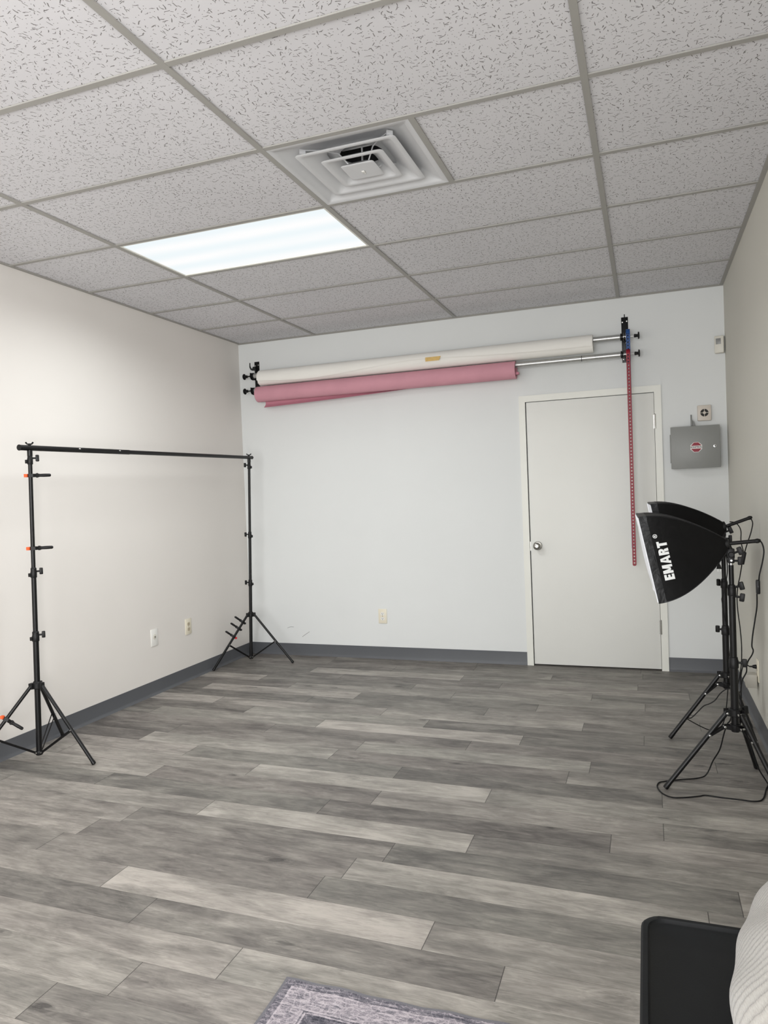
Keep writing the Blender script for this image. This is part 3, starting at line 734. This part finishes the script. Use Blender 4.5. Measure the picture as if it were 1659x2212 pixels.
for s_ in (1, -1):
    mb.prism([(sx - hx + .001, -.1008, sz + s_ * hm * .78), (sx - hw, -.1008, sz + s_ * ht), (sx + hw, -.1008, sz + s_ * ht), (sx + hx - .001, -.1008, sz + s_ * hm * .78)], (0, -.0004, 0))
link('sticker_band', mb, 'stred', dr)
tb = text_mesh('SONITROL', .0155, .0004)
for v in tb.verts: v.co = V((sx + v.co.x * .97, -.1012, sz + v.co.y))
link('lettering', tb, 'stblack', dr)
mb = MB(); mb.box((3.6405, -.05, 1.750), (3.6475, -.0, 1.80), .001); mb.cyl((3.644, -.012, 1.75), (3.644, -.012, 1.838), .0045, n=12)
mb.prism([(3.647, -.03, 1.752), (3.672, -.03, 1.752), (3.660, -.03, 1.79), (3.647, -.03, 1.80)], (0, .003, 0)); link('knockout_tab', mb, 'graypanel', cb)
# siren
sr_ = thing('siren', 'small beige alarm siren with a round grille above the grey cabinet', 'siren', (3.728, 0, 1.84))
mb = MB(); mb.box((3.686, -.03, 1.790), (3.774, 0, 1.898), .004); link('case', mb, 'siren', sr_)
mb = MB(); mb.cyl((3.730, -.0302, 1.845), (3.730, -.0308, 1.845), .0275, n=32); link('opening', mb, 'slot', sr_)
mb = MB(); gc = V((3.730, -.031, 1.845))
mb.rings([[gc + V((r * math.cos(6.28319 * i / 32), dy, r * math.sin(6.28319 * i / 32))) for i in range(32)] for r, dy in ((.0265, 0), (.0295, 0), (.0295, -.002), (.0265, -.002))], cap=False, closed=True)
mb.box(gc - V((.0265, .002, .0015)), gc + V((.0265, 0, .0015))); mb.box(gc - V((.0015, .002, .0265)), gc + V((.0015, 0, .0265))); mb.lathe(gc, (0, -1, 0), [(0, .010), (.001, .009), (.0012, 0)], 24)
link('grille', mb, 'siren', sr_)
# motion sensor
ms = thing('motion_sensor', 'small white motion sensor with a grey window high in the right corner', 'sensor', (3.838, 0, 2.31))
Rz = Euler((0, 0, math.radians(-12))).to_matrix()
mb = MB(); mb.box((3.808, -.046, 2.250), (3.868, -.006, 2.368), .005, rot=Rz); link('case', mb, 'sens', ms)
mb = MB(); mb.box((3.818, -.0475, 2.310), (3.850, -.045, 2.350), .0008, rot=Rz, piv=(3.838, -.026, 2.309)); link('lens', mb, 'sensgrey', ms, 'grey window')
mb = MB(); mb.box((3.815, -.010, 2.256), (3.868, -.0, 2.362)); link('back_plate', mb, 'slot', ms)

def plate(axis, c, m, label, recm, grp='wall outlets'):
    """duplex outlet; axis 'x' faces +x, '-x' faces -x, 'y' faces -y"""
    c = V(c)
    if axis == 'y': ex, en = V((1, 0, 0)), V((0, -1, 0))
    elif axis == 'x': ex, en = V((0, 1, 0)), V((1, 0, 0))
    else: ex, en = V((0, -1, 0)), V((-1, 0, 0))
    ez = V((0, 0, 1)); o = thing('wall_outlet', label, 'outlet', c, grp)
    R = Matrix((ex, en, ez)).transposed()
    def bx(a, h, d0, d1, w, hh, bev):
        mb = MB(); q = c + ex * a + ez * h + en * (d0 + d1) / 2; mb.box(q - V((w, (d1 - d0) / 2, hh)), q + V((w, (d1 - d0) / 2, hh)), bev, rot=R); return mb
    link('cover_plate', bx(0, 0, 0, .006, .037, .060, .0025), m, o)
    for s_ in (1, -1):
        mb = MB(); q = c + ez * (.0195 * s_)
        ring = []
        for i in range(24):
            a = 6.28319 * i / 24; ring.append(q + ex * (.0165 * math.cos(a)) + ez * max(-.0135, min(.0135, .0165 * math.sin(a))) + en * .006)
        mb.prism(ring, en * .0022); rc_ = link('receptacle', mb, recm, o)
        mb = MB()
        for a in (-.0055, .0055): mb2 = bx(a, .0195 * s_ + .003, .0081, .0086, .0012, .0042, 0); mb.merge(mb2.bm)
        q2 = q - ez * .0075 + en * .0081; mb.cyl(q2, q2 + en * .0005, .0028, n=12); link('slots', mb, 'slot', rc_)
    mb = MB(); q = c + en * .006; mb.lathe(q, en, [(0, .0035), (.001, .003), (.0012, 0)], 12); link('screw', mb, 'nickel', o)
    return o
plate('y', (1.253, 0, .354), 'ivory', 'white duplex outlet low on the middle of the back wall', 'whitepl')
plate('x', (0, -.923, .409), 'ivory', 'ivory outlet with tan sockets on the left wall', 'recep')
rw = plate('-x', (W, -1.245, .33), 'ivory', 'ivory outlet on the right wall with a black plug in it', 'ivory')
cp_ = thing('cable_plate', 'white wall plate with a round jack on the left wall, nearer the camera', 'wall plate', (0, -1.331, .406))
mb = MB(); mb.box((0, -1.368, .346), (.006, -1.294, .466), .0025); link('cover_plate', mb, 'whitepl', cp_)
mb = MB(); mb.lathe((.006, -1.331, .411), (1, 0, 0), [(0, .018), (.001, .018), (.0014, .0165), (.0015, 0)], 24); link('ring', mb, 'sens', cp_)
mb = MB(); mb.lathe((.0075, -1.331, .411), (1, 0, 0), [(0, .0055), (.006, .0048), (.0062, 0)], 14); link('jack', mb, 'nickel', cp_)
ad = thing('power_adapter', 'pale square power adapter under the black plug on the right wall', 'adapter', (3.84, -1.2, .28))
mb = MB(); mb.box((3.812, -1.262, .235), (3.8665, -1.19, .308), .004); link('case', mb, mat('adapter_plastic', (186, 182, 172), .5, var=.02), ad)

# ------------------------------------------------------------------ softbox lights
def light_stand(base, label, top_z, secs, feet, hub_z, low_z, knobs):
    base = V(base); s = thing('light_stand', label, 'light stand', base, 'light stands by the right wall')
    at = lambda z: V((base.x, base.y, z)); Z = V((0, 0, 1))
    q = MB(); lv = [low_z - .02] + [z for z, _ in secs[1:]] + [top_z]
    for i, (_, r) in enumerate(secs): q.cyl(at(lv[i]), at(lv[i + 1]), r, n=20)
    po = link('pole', q, 'black', s)
    for i in range(1, len(secs)):
        z = secs[i][0]; r = secs[i - 1][1] + .0035; q = MB()
        q.lathe(at(z - .045), Z, [(0, r - .001), (.003, r), (.034, r), (.037, r - .002), (.047, r - .003), (.05, secs[i][1])], 20)
        for kd, dz in knobs[i - 1]: ring_knob(q, at(z - .02 + dz) + V(kd).normalized() * r * .8, kd, .036)
        link('collar', q, 'blackpl', po)
    q = MB(); q.cyl(at(top_z), at(top_z + .022), .008, n=14); q.cyl(at(top_z + .006), at(top_z + .010), .0095, n=14); link('stud', q, 'silver', s, 'silver stud')
    hb = MB(); hb.lathe(at(hub_z - .016), Z, [(0, .024), (.003, .027), (.028, .027), (.032, .022)], 20)
    lb = MB(); lb.lathe(at(low_z - .014), Z, [(0, .022), (.003, .024), (.024, .024), (.028, .0195)], 20)
    for f in feet:
        f = V(f); o_ = V((f.x - base.x, f.y - base.y, 0)).normalized(); tn = V((-o_.y, o_.x, 0)); h0 = at(hub_z - .003) + o_ * .036
        for s_ in (-1, 1):
            hb.prism([at(hub_z - .016) + o_ * .02 + tn * s_ * .012, at(hub_z + .014) + o_ * .02 + tn * s_ * .012, at(hub_z + .014) + o_ * .044 + tn * s_ * .012, at(hub_z - .012) + o_ * .044 + tn * s_ * .012], tn * s_ * .003)
            lb.prism([at(low_z - .012) + o_ * .015 + tn * s_ * .011, at(low_z + .010) + o_ * .015 + tn * s_ * .011, at(low_z + .010) + o_ * .052 + tn * s_ * .009, at(low_z - .004) + o_ * .052 + tn * s_ * .009], tn * s_ * .003)
        q = MB(); q.cyl(h0, f + (h0 - f).normalized() * .002, .0105, n=16); q.lathe(f + (h0 - f).normalized() * .03, f - h0, [(0, .0112), (.024, .0118), (.03, .0105)], 16); leg = link('leg', q, 'black', s)
        b0 = at(low_z + .002) + o_ * .046; b1 = lerp(h0, f, .28) - V((0, 0, .004))
        q = MB()
        for s_ in (-1, 1): q.prism([b0 + tn * s_ * .008 + V((0, 0, .006)), b0 + tn * s_ * .008 - V((0, 0, .006)), b1 + tn * s_ * .0115 - V((0, 0, .006)), b1 + tn * s_ * .0115 + V((0, 0, .006))], tn * s_ * .0018)
        st_ = link('strut', q, 'black', s)
        for p, w_ in ((b0, .0135), (b1, .0145), (h0, .0165)):
            q = MB(); q.lathe(p - tn * w_, tn, [(0, .003), (.001, .0052), (2 * w_ - .001, .0052), (2 * w_, .003)], 12)
            link('rivet', q, 'silver', st_, 'bright steel rivet')
    q = hb; ring_knob(q, at(hub_z) + V((.02, .015, 0)), (.8, .5, .1), .04); link('hub', q, 'blackpl', s); link('lower_hub', lb, 'blackpl', s)
    return s
light_stand((3.672, -2.1, 0), 'black tripod light stand nearer the camera by the right wall', .995, [(0, .0165), (.586 + .0, .0140), (.905, .0105)], [(3.374, -2.169, .004), (3.842, -2.335, .004), (3.785, -1.822, .004)], .345, .279,
            [[((.95, -.2, 0), 0)], [((.9, -.3, .25), .01), ((.95, -.2, -.15), -.025)]])
light_stand((3.700, -1.45, 0), 'black tripod light stand farther back beside the near one', 1.045, [(0, .0165), (.605, .0140), (.85, .0105)], [(3.413, -1.481, .004), (3.825, -1.672, .004), (3.835, -1.215, .004)], .35, .297,
            [[((-.7, .5, 0), 0)], [((-.5, .7, 0), 0)]])

def softbox(apex, cen, up, side, half, label, mount_top, tip, logo):
    apex = V(apex); cen = V(cen); up = V(up).normalized(); side = V(side).normalized()
    ax = (cen - apex); axn = ax.normalized()
    s = thing('softbox', label, 'softbox', apex, 'softboxes on the light stands')
    def hf(t_): return .022 + (half - .022) * math.sin(t_ * math.pi / 2) ** .92
    def P(t_, a, b, off=0.):          # a along side, b along up in -1..1
        h = hf(t_); m = max(abs(a), abs(b)); k = min(abs(a), abs(b)) / max(m, 1e-6)
        sag = (1 - .045 * (1 - k * k) * math.sin(t_ * math.pi))
        c = apex + ax * t_
        v = c + side * a * h * sag + up * b * h * sag
        if off:
            n_ = side * a if abs(a) >= abs(b) else up * b
            v += n_.normalized() * off
        return v
    N = 10
    sqp = [(-1 + 2 * i / N, -1) for i in range(N)] + [(1, -1 + 2 * i / N) for i in range(N)] + [(1 - 2 * i / N, 1) for i in range(N)] + [(-1, 1 - 2 * i / N) for i in range(N)]
    ts = [i / 18 for i in range(19)]
    q = MB(); inner = [[P(t_, a * .985, b * .985) for a, b in sqp] for t_ in reversed(ts)]
    q.rings([[P(t_, a, b) for a, b in sqp] for t_ in ts] + inner, cap=False)
    sh = link('shell', q, 'nylon', s, smooth=50)
    q = MB()
    for a, b in ((-1, 1), (1, 1), (-1, -1), (1, -1)): q.tube([P(t_, a, b) for t_ in ts], .0028, 6)
    link('seam', q, 'hem', sh)
    q = MB(); tb_ = [.905, .93, .96, .985, 1.0, 1.004]
    q.rings([[P(t_, a * 1.012, b * 1.012, .002 + .0014 * math.sin(17 * a + 11 * b + 40 * t_)) for a, b in sqp] for t_ in tb_] + [[P(1.0, a * .97, b * .97) for a, b in sqp]], cap=False)
    q.prism([P(.90, .10, -1, .004), P(.90, -.22, -1, .004), P(.80, -.16, -1, .012), P(.79, .02, -1, .018)], up * -.003)
    link('hem', q, 'hem', s, 'folded black hem round the opening', smooth=60)
    q = MB(); k = 12
    G = [[cen + side * half * (.985 * (-1 + 2 * i / k)) + up * half * (.985 * (-1 + 2 * j / k)) + axn * (.002 + .012 * (1 - (-1 + 2 * i / k) ** 2) * (1 - (-1 + 2 * j / k) ** 2)) for j in range(k + 1)] for i in range(k + 1)]
    for i in range(k):
        for j in range(k): q.quad(G[i][j], G[i + 1][j], G[i + 1][j + 1], G[i][j + 1])
    for a in (-1, 1):   # thin white edge strips wrapping the opening
        e0 = cen + side * half * a * 1.0
        q.prism([e0 - up * half * .985 + axn * .0012, e0 + up * half * .985 + axn * .0012, e0 + up * half * .985 + axn * .0055, e0 - up * half * .985 + axn * .0055], side * -a * .003)
    bmesh.ops.remove_doubles(q.bm, verts=q.bm.verts[:], dist=1e-5)
    link('diffuser', q, 'diff', s, 'white front diffuser', smooth=60)
    if logo:
        for body, size, off_b, off_t, bold in (('EMART', .053, -.07, .80, .0014), ('\u00ae', .024, .52, .855, .0003)):
            tm = block_letters('EMART', .0415, .0115, .0042) if body == 'EMART' else text_mesh(body, size, bold)
            bmesh.ops.triangulate(tm, faces=tm.faces[:])
            for _ in range(2): bmesh.ops.subdivide_edges(tm, edges=[e for e in tm.edges if e.calc_length() > .012], cuts=1, use_grid_fill=False); bmesh.ops.triangulate(tm, faces=tm.faces[:])
            L = ax.length
            for v in tm.verts:
                t_ = off_t - v.co.y / -L * 1.0 ; b_ = off_b + v.co.x / half
                t_ = min(.89, max(.05, t_)); h = hf(t_)
                b2 = b_ * half / h
                v.co = P(t_, -1, max(-.98, min(.98, b2)), .0016)
            link('lettering', tm, 'logow', sh, 'white printed lettering')
    # lamp holder and tilt bracket
    q = MB(); q.lathe(apex - axn * .012, axn, [(0, .016), (.004, .027), (.022, .029), (.03, .024)], 20)
    rod = V(tip); q.cyl(apex - axn * .01, rod, .0085, n=14); q.lathe(rod - (rod - apex).normalized() * .012, rod - apex, [(0, .0095), (.008, .0105), (.014, .0085), (.02, .005)], 14)
    link('handle', q, 'blackpl', s)
    mt = V(mount_top); q = MB(); y_ = V((0, 1, 0))
    q.box((mt.x - .017, mt.y - .013, mt.z + .012), (mt.x + .015, mt.y + .013, mt.z + .056), .005)
    q.box((mt.x - .013, mt.y - .016, mt.z - .008), (mt.x + .013, mt.y + .016, mt.z + .020), .004)
    q.lathe((mt.x, mt.y - .022, mt.z + .030), (0, 1, 0), [(0, .010), (.003, .012), (.041, .012), (.044, .010)], 16)
    q.tube([apex - axn * .004, lerp(apex, mt + V((0, 0, .05)), .6), mt + V((0, 0, .045))], .012, 10)
    ring_knob(q, mt + V((.012, -.004, .036)), (.85, -.2, .35), .035)
    ring_knob(q, mt + V((.012, -.004, .002)), (.95, -.2, 0), .030)
    link('tilt_bracket', q, 'blackpl', s)
    q = MB(); q.cyl(mt + V((0, -.0172, .004)), mt + V((0, .0172, .004)), .0045, n=12); link('bolt', q, 'silver', s)
    return s
upv, sdv = (-.073, 0, .37), (-.037, 1, 0)
sbN = softbox((3.655, -2.1, 1.088), (3.327, -2.1, 1.037), upv, sdv, .1885, 'black softbox with white lettering on its side, on the nearer stand', (3.672, -2.1, 1.012), (3.783, -2.1, 1.100), True)
sbF = softbox((3.705, -1.45, 1.125), (3.381, -1.45, 1.072), upv, sdv, .1885, 'black softbox mostly hidden behind the lettered one', (3.700, -1.45, 1.062), (3.832, -1.45, 1.170), False)

# cords
def plug_us(q, p, d_, s=1.):
    p = V(p); d_ = V(d_).normalized(); x, y = q.frame(d_)
    q.lathe(p - d_ * .034 * s, d_, [(0, .0035 * s), (.014 * s, .0045 * s), (.016 * s, .008 * s), (.030 * s, .0115 * s), (.034 * s, .0115 * s)], 14)
nc = sbN
up1 = [(3.781, -2.1, 1.1), (3.794, -2.1, 1.092), (3.802, -2.1, 1.056), (3.795, -2.1, 1.006), (3.783, -2.1, .955), (3.781, -2.09, .925)]
dn = [(3.776, -2.06, .866), (3.778, -2.03, .802), (3.77, -2.02, .739), (3.76, -2.02, .677), (3.755, -2.02, .625), (3.76, -2.02, .604), (3.754, -2.02, .583), (3.738, -2.02, .555), (3.732, -2.02, .53), (3.73, -2.02, .505), (3.714, -2.02, .471), (3.707, -2.02, .435), (3.707, -2.02, .362), (3.712, -2.02, .309), (3.723, -2.02, .237), (3.74, -2.02, .165), (3.765, -2.015, .08), (3.80, -2.01, .014)]
fl_ = [(3.804, -2.03, .005), (3.79, -2.077, .004), (3.762, -2.188, .004), (3.726, -2.222, .004), (3.664, -2.219, .004), (3.601, -2.216, .004), (3.538, -2.208, .004), (3.509, -2.225, .004), (3.443, -2.257, .004), (3.396, -2.264, .004), (3.359, -2.229, .004), (3.341, -2.167, .004), (3.348, -2.117, .004), (3.372, -2.095, .004), (3.442, -2.055, .004), (3.522, -2.018, .005), (3.557, -1.998, .02), (3.585, -2.0, .085), (3.612, -2.03, .15), (3.629, -2.06, .235), (3.641, -2.085, .285), (3.66, -2.04, .30)]
pg = [(3.70, -1.7, .30), (3.775, -1.35, .24), (3.781, -1.3, .285), (3.792, -1.27, .335), (3.808, -1.25, .362), (3.832, -1.245, .3495)]
q = MB(); q.tube(smoothpath(up1), .0030); link('cable', q, 'rubber', nc)
q = MB(); q.tube(smoothpath(dn + fl_ + pg), .0030); link('cable', q, 'rubber', nc)
q = MB(); q.box((3.770, -2.095, .866), (3.786, -2.068, .928), .005); sw = link('inline_switch', q, 'blackpl', nc)
q = MB(); q.box((3.774, -2.0975, .887), (3.782, -2.094, .907), .0012); link('rocker', q, 'black', sw)
q = MB(); plug_us(q, (3.8655, -1.245, .3495), (1, 0, 0)); link('plug', q, 'blackpl', nc)
fc = sbF
f1 = [(3.831, -1.45, 1.17), (3.841, -1.45, 1.141), (3.832, -1.45, 1.093), (3.813, -1.45, 1.034), (3.801, -1.45, .993)]
f2 = [(3.785, -1.46, .93), (3.77, -1.5, .872), (3.76, -1.5, .825), (3.754, -1.5, .765), (3.756, -1.5, .693), (3.765, -1.5, .598), (3.769, -1.5, .503), (3.764, -1.5, .407), (3.745, -1.5, .31), (3.71, -1.505, .292), (3.69, -1.5, .285), (3.663, -1.5, .262), (3.638, -1.5, .226), (3.611, -1.5, .205), (3.582, -1.497, .190), (3.55, -1.492, .152), (3.52, -1.488, .120), (3.500, -1.465, .112), (3.505, -1.448, .100), (3.537, -1.45, .082), (3.582, -1.45, .060), (3.616, -1.45, .050), (3.66, -1.43, .056), (3.69, -1.42, .12), (3.71, -1.42, .30), (3.722, -1.44, .5), (3.712, -1.485, .60), (3.695, -1.51, .648), (3.682, -1.52, .743), (3.683, -1.52, .767), (3.695, -1.515, .805), (3.712, -1.505, .90), (3.706, -1.51, .985), (3.690, -1.52, .998), (3.676, -1.52, .975), (3.672, -1.52, .948)]
q = MB(); q.tube(smoothpath(f1), .0028); link('cable', q, 'rubber', fc)
q = MB(); q.tube(smoothpath([(3.735, -1.44, 1.15), (3.764, -1.45, 1.143), (3.785, -1.45, 1.106), (3.785, -1.45, 1.046), (3.797, -1.45, .986)]), .0026); link('cable', q, 'rubber', fc)
q = MB(); q.tube(smoothpath(f2), .0028); link('cable', q, 'rubber', fc)
q = MB(); q.box((3.783, -1.468, .928), (3.802, -1.444, .995), .005, rot=Euler((0, .2, 0)).to_matrix()); link('inline_switch', q, 'blackpl', fc)
q = MB(); plug_us(q, (3.672, -1.52, .915), (0, 0, -1), 1.); q.box((3.660, -1.527, .913), (3.684, -1.513, .918), .001); link('plug', q, 'blackpl', fc)
q = MB()
for dx in (-.0065, .0065): q.box((3.672 + dx - .0012, -1.523, .897), (3.672 + dx + .0012, -1.517, .914))
link('prong', q, 'silver', fc)

# ------------------------------------------------------------------ rug
bm = bmesh.new(); uvl = bm.loops.layers.uv.new('rug_uv'); nx, ny = 60, 80; ox, oy = 2.335, -3.803
top = []
def rz(u, v): 
    e = math.exp(-v / .10) * (.006 * max(0, math.sin(u * 9.0 + .2)) + .004 * math.sin(u * 21 + 1) ** 2)
    return .006 + e
for i in range(nx + 1):
    row = []
    for j in range(ny + 1):
        u, v = RW * i / nx, RL * j / ny
        row.append(bm.verts.new((ox + u + .002 * math.sin(v * 13), oy - v - .004 * math.sin(u * 8) * math.exp(-v / .2), rz(u, v))))
    top.append(row)
UVs = {}
for i in range(nx):
    for j in range(ny):
        f = bm.faces.new((top[i][j], top[i][j + 1], top[i + 1][j + 1], top[i + 1][j]))
        for lp, (a, b) in zip(f.loops, ((i, j), (i, j + 1), (i + 1, j + 1), (i + 1, j))): lp[uvl].uv = (RW * a / nx, RL * b / ny)
edge = [top[i][0] for i in range(nx + 1)] + [top[nx][j] for j in range(1, ny + 1)] + [top[i][ny] for i in range(nx - 1, -1, -1)] + [top[0][j] for j in range(ny - 1, 0, -1)]
low = [bm.verts.new((v.co.x, v.co.y, .0005 + max(0, v.co.z - .0075))) for v in edge]
for k in range(len(edge)):
    k2 = (k + 1) % len(edge); f = bm.faces.new((edge[k], edge[k2], low[k2], low[k]))
    for lp in f.loops: lp[uvl].uv = (.002, .002)
tag(link('rug', bm, 'rug', None, loc=(ox, oy, 0)), 'grey and white distressed patterned rug lying on the floor at the bottom edge', 'rug')

# ------------------------------------------------------------------ chair and cushion in the foreground
ch = thing('folding_chair', 'black plastic folding chair in the near right corner under a pale cushion', 'chair', (3.50, -4.18, 0))
sx0, sx1, sy0, sy1, szt = 3.296, 3.735, -4.405, -3.972, .450
def rrect(x0, x1, y0, y1, r, z, n=7):
    pts = []
    for cx, cy, a0 in ((x1 - r, y1 - r, 0), (x0 + r, y1 - r, 90), (x0 + r, y0 + r, 180), (x1 - r, y0 + r, 270)):
        for i in range(n): a = math.radians(a0 + 90 * i / (n - 1)); pts.append(V((cx + r * math.cos(a), cy + r * math.sin(a), z)))
    return pts
mb = MB()
def rr_(ins, z, r=.045): return rrect(sx0 + ins, sx1 - ins, sy0 + ins, sy1 - ins, max(.01, r - ins * .5), z)
mb.rings([rr_(.012, szt - .045), rr_(.002, szt - .040), rr_(0, szt - .02), rr_(.001, szt - .004), rr_(.005, szt), rr_(.014, szt), rr_(.017, szt - .006), rr_(.020, szt - .008), rr_(.10, szt - .010), rr_(.18, szt - .012)])
link('seat', mb, 'chair', ch, smooth=40)
for yy in (sy0 + .02, sy1 - .02):
    q = MB(); q.tube(smoothpath([(3.33, yy, .012), (3.45, yy, .25), (3.60, yy, .50), (3.72, yy, .72), (3.765, yy, .86)]), .011, 12); link('leg', q, 'black', ch)
    q = MB(); y2_ = yy + (.022 if yy < -4.2 else -.022); q.tube([(3.775, y2_, .012), (3.66, y2_, .22), (3.52, y2_, .405)], .011, 12); link('leg', q, 'black', ch)
q = MB(); q.cyl((3.765, sy0 + .02, .86), (3.765, sy1 - .02, .86), .011, n=12); q.cyl((3.74, sy0 + .04, .09), (3.74, sy1 - .04, .09), .008, n=10); link('crossbar', q, 'black', ch)
q = MB(); q.box((3.735, sy0 + .035, .66), (3.757, sy1 - .035, .85), .008, rot=Euler((0, .28, 0)).to_matrix()); link('backrest', q, 'chair', ch)

bm = bmesh.new(); uvl = bm.loops.layers.uv.new('pile_uv'); n = 28
Rc = Euler((math.radians(2), math.radians(36), math.radians(-12))).to_matrix(); cc = V((3.572, -4.25, .582))
def pil(u, v, s):
    m = (1 - abs(u) ** 3.2) * (1 - abs(v) ** 3.2); m = max(m, 0) ** .5
    a = .215 * u * (1 - .07 * (1 - v * v) * 0 - .05 * v * v); b = .135 * v * (1 - .05 * u * u)
    th = s * .092 * m + .0035 * math.sin(9 * u + 5 * v + 1) * m
    return cc + Rc @ V((th, a, b))
for s in (1, -1):
    G = [[bm.verts.new(pil(-1 + 2 * i / n, -1 + 2 * j / n, s)) for j in range(n + 1)] for i in range(n + 1)]
    for i in range(n):
        for j in range(n):
            f = bm.faces.new((G[i][j], G[i + 1][j], G[i + 1][j + 1], G[i][j + 1]))
            for lp, (a, b) in zip(f.loops, ((i, j), (i + 1, j), (i + 1, j + 1), (i, j + 1))):
                uu, vv = .43 * a / n, .41 * b / n; lp[uvl].uv = (uu * .8 + vv * .5 * 0 + .0, vv)
bmesh.ops.remove_doubles(bm, verts=bm.verts[:], dist=2e-4)
cu_o = tag(link('cushion', bm, 'plush', None, loc=tuple(cc), smooth=80), 'pale grey ribbed plush cushion leaning on the black folding chair', 'cushion')

# ------------------------------------------------------------------ light
wd = bpy.data.worlds.new('World'); sc.world = wd; wd.use_nodes = True
bg = wd.node_tree.nodes['Background']; bg.inputs[0].default_value = (.85, .92, 1, 1); bg.inputs[1].default_value = 1.0
def area(name, loc, rot, sx_, sy_, power, col, spread=180):
    l = bpy.data.lights.new(name, 'AREA'); l.shape = 'RECTANGLE'; l.size = sx_; l.size_y = sy_; l.energy = power; l.color = col; l.spread = math.radians(spread)
    o = bpy.data.objects.new(name, l); o.location = loc; o.rotation_euler = rot; C.objects.link(o); return o
area('daylight', ((WX1 + WX2) / 2, YF - .35, 1.3), (math.radians(90), 0, 0), 2.4, 2.3, 160, (1.0, 1.0, 1.0))
area('added_side_light', (W + .3, (RY1 + RY2) / 2, 1.3), (0, math.radians(90), 0), 2.3, 1.5, 185, (1.0, .97, .95))  # lamp added outside the unseen side opening to brighten the left wall
# directional light of the prismatic troffers: the visible one and its twin behind the camera
area('troffer_lamp', (XA - T4 / 2, -(R0 + T2 * 2) - T2 / 2, H + .003), (0, 0, 0), 1.16, .55, 25, (.97, 1, 1), 160)
area('rear_troffer_lamp', (XA - T4 / 2, -(R0 + T2 * 8) - T2 / 2, H + .003), (0, 0, 0), 1.19, .58, 30, (.97, 1, 1), 180)

# ------------------------------------------------------------------ camera
cam = bpy.data.cameras.new('camera'); co = bpy.data.objects.new('camera', cam); C.objects.link(co)
yaw, pitch, roll_ = -.3491, -.0259, -.0397
cyw, syw, cp, sp_ = math.cos(yaw), math.sin(yaw), math.cos(pitch), math.sin(pitch)
f = V((syw * cp, cyw * cp, sp_)); r = V((cyw, -syw, 0)); u = r.cross(f)
c_, s_ = math.cos(roll_), math.sin(roll_); r2 = r * c_ + u * s_; u2 = -r * s_ + u * c_
mw = Matrix((r2, u2, -f)).transposed().to_4x4(); mw.translation = V((3.3335, -5.5868, 1.3696)); co.matrix_world = mw
cam.sensor_fit = 'VERTICAL'; cam.sensor_height = 24; cam.lens = 24 * 1561.91 / 2212; cam.clip_start = .05
sc.camera = co
sc.view_settings.view_transform = 'Standard'; sc.view_settings.look = 'None'; sc.view_settings.exposure = .10; sc.view_settings.gamma = 1
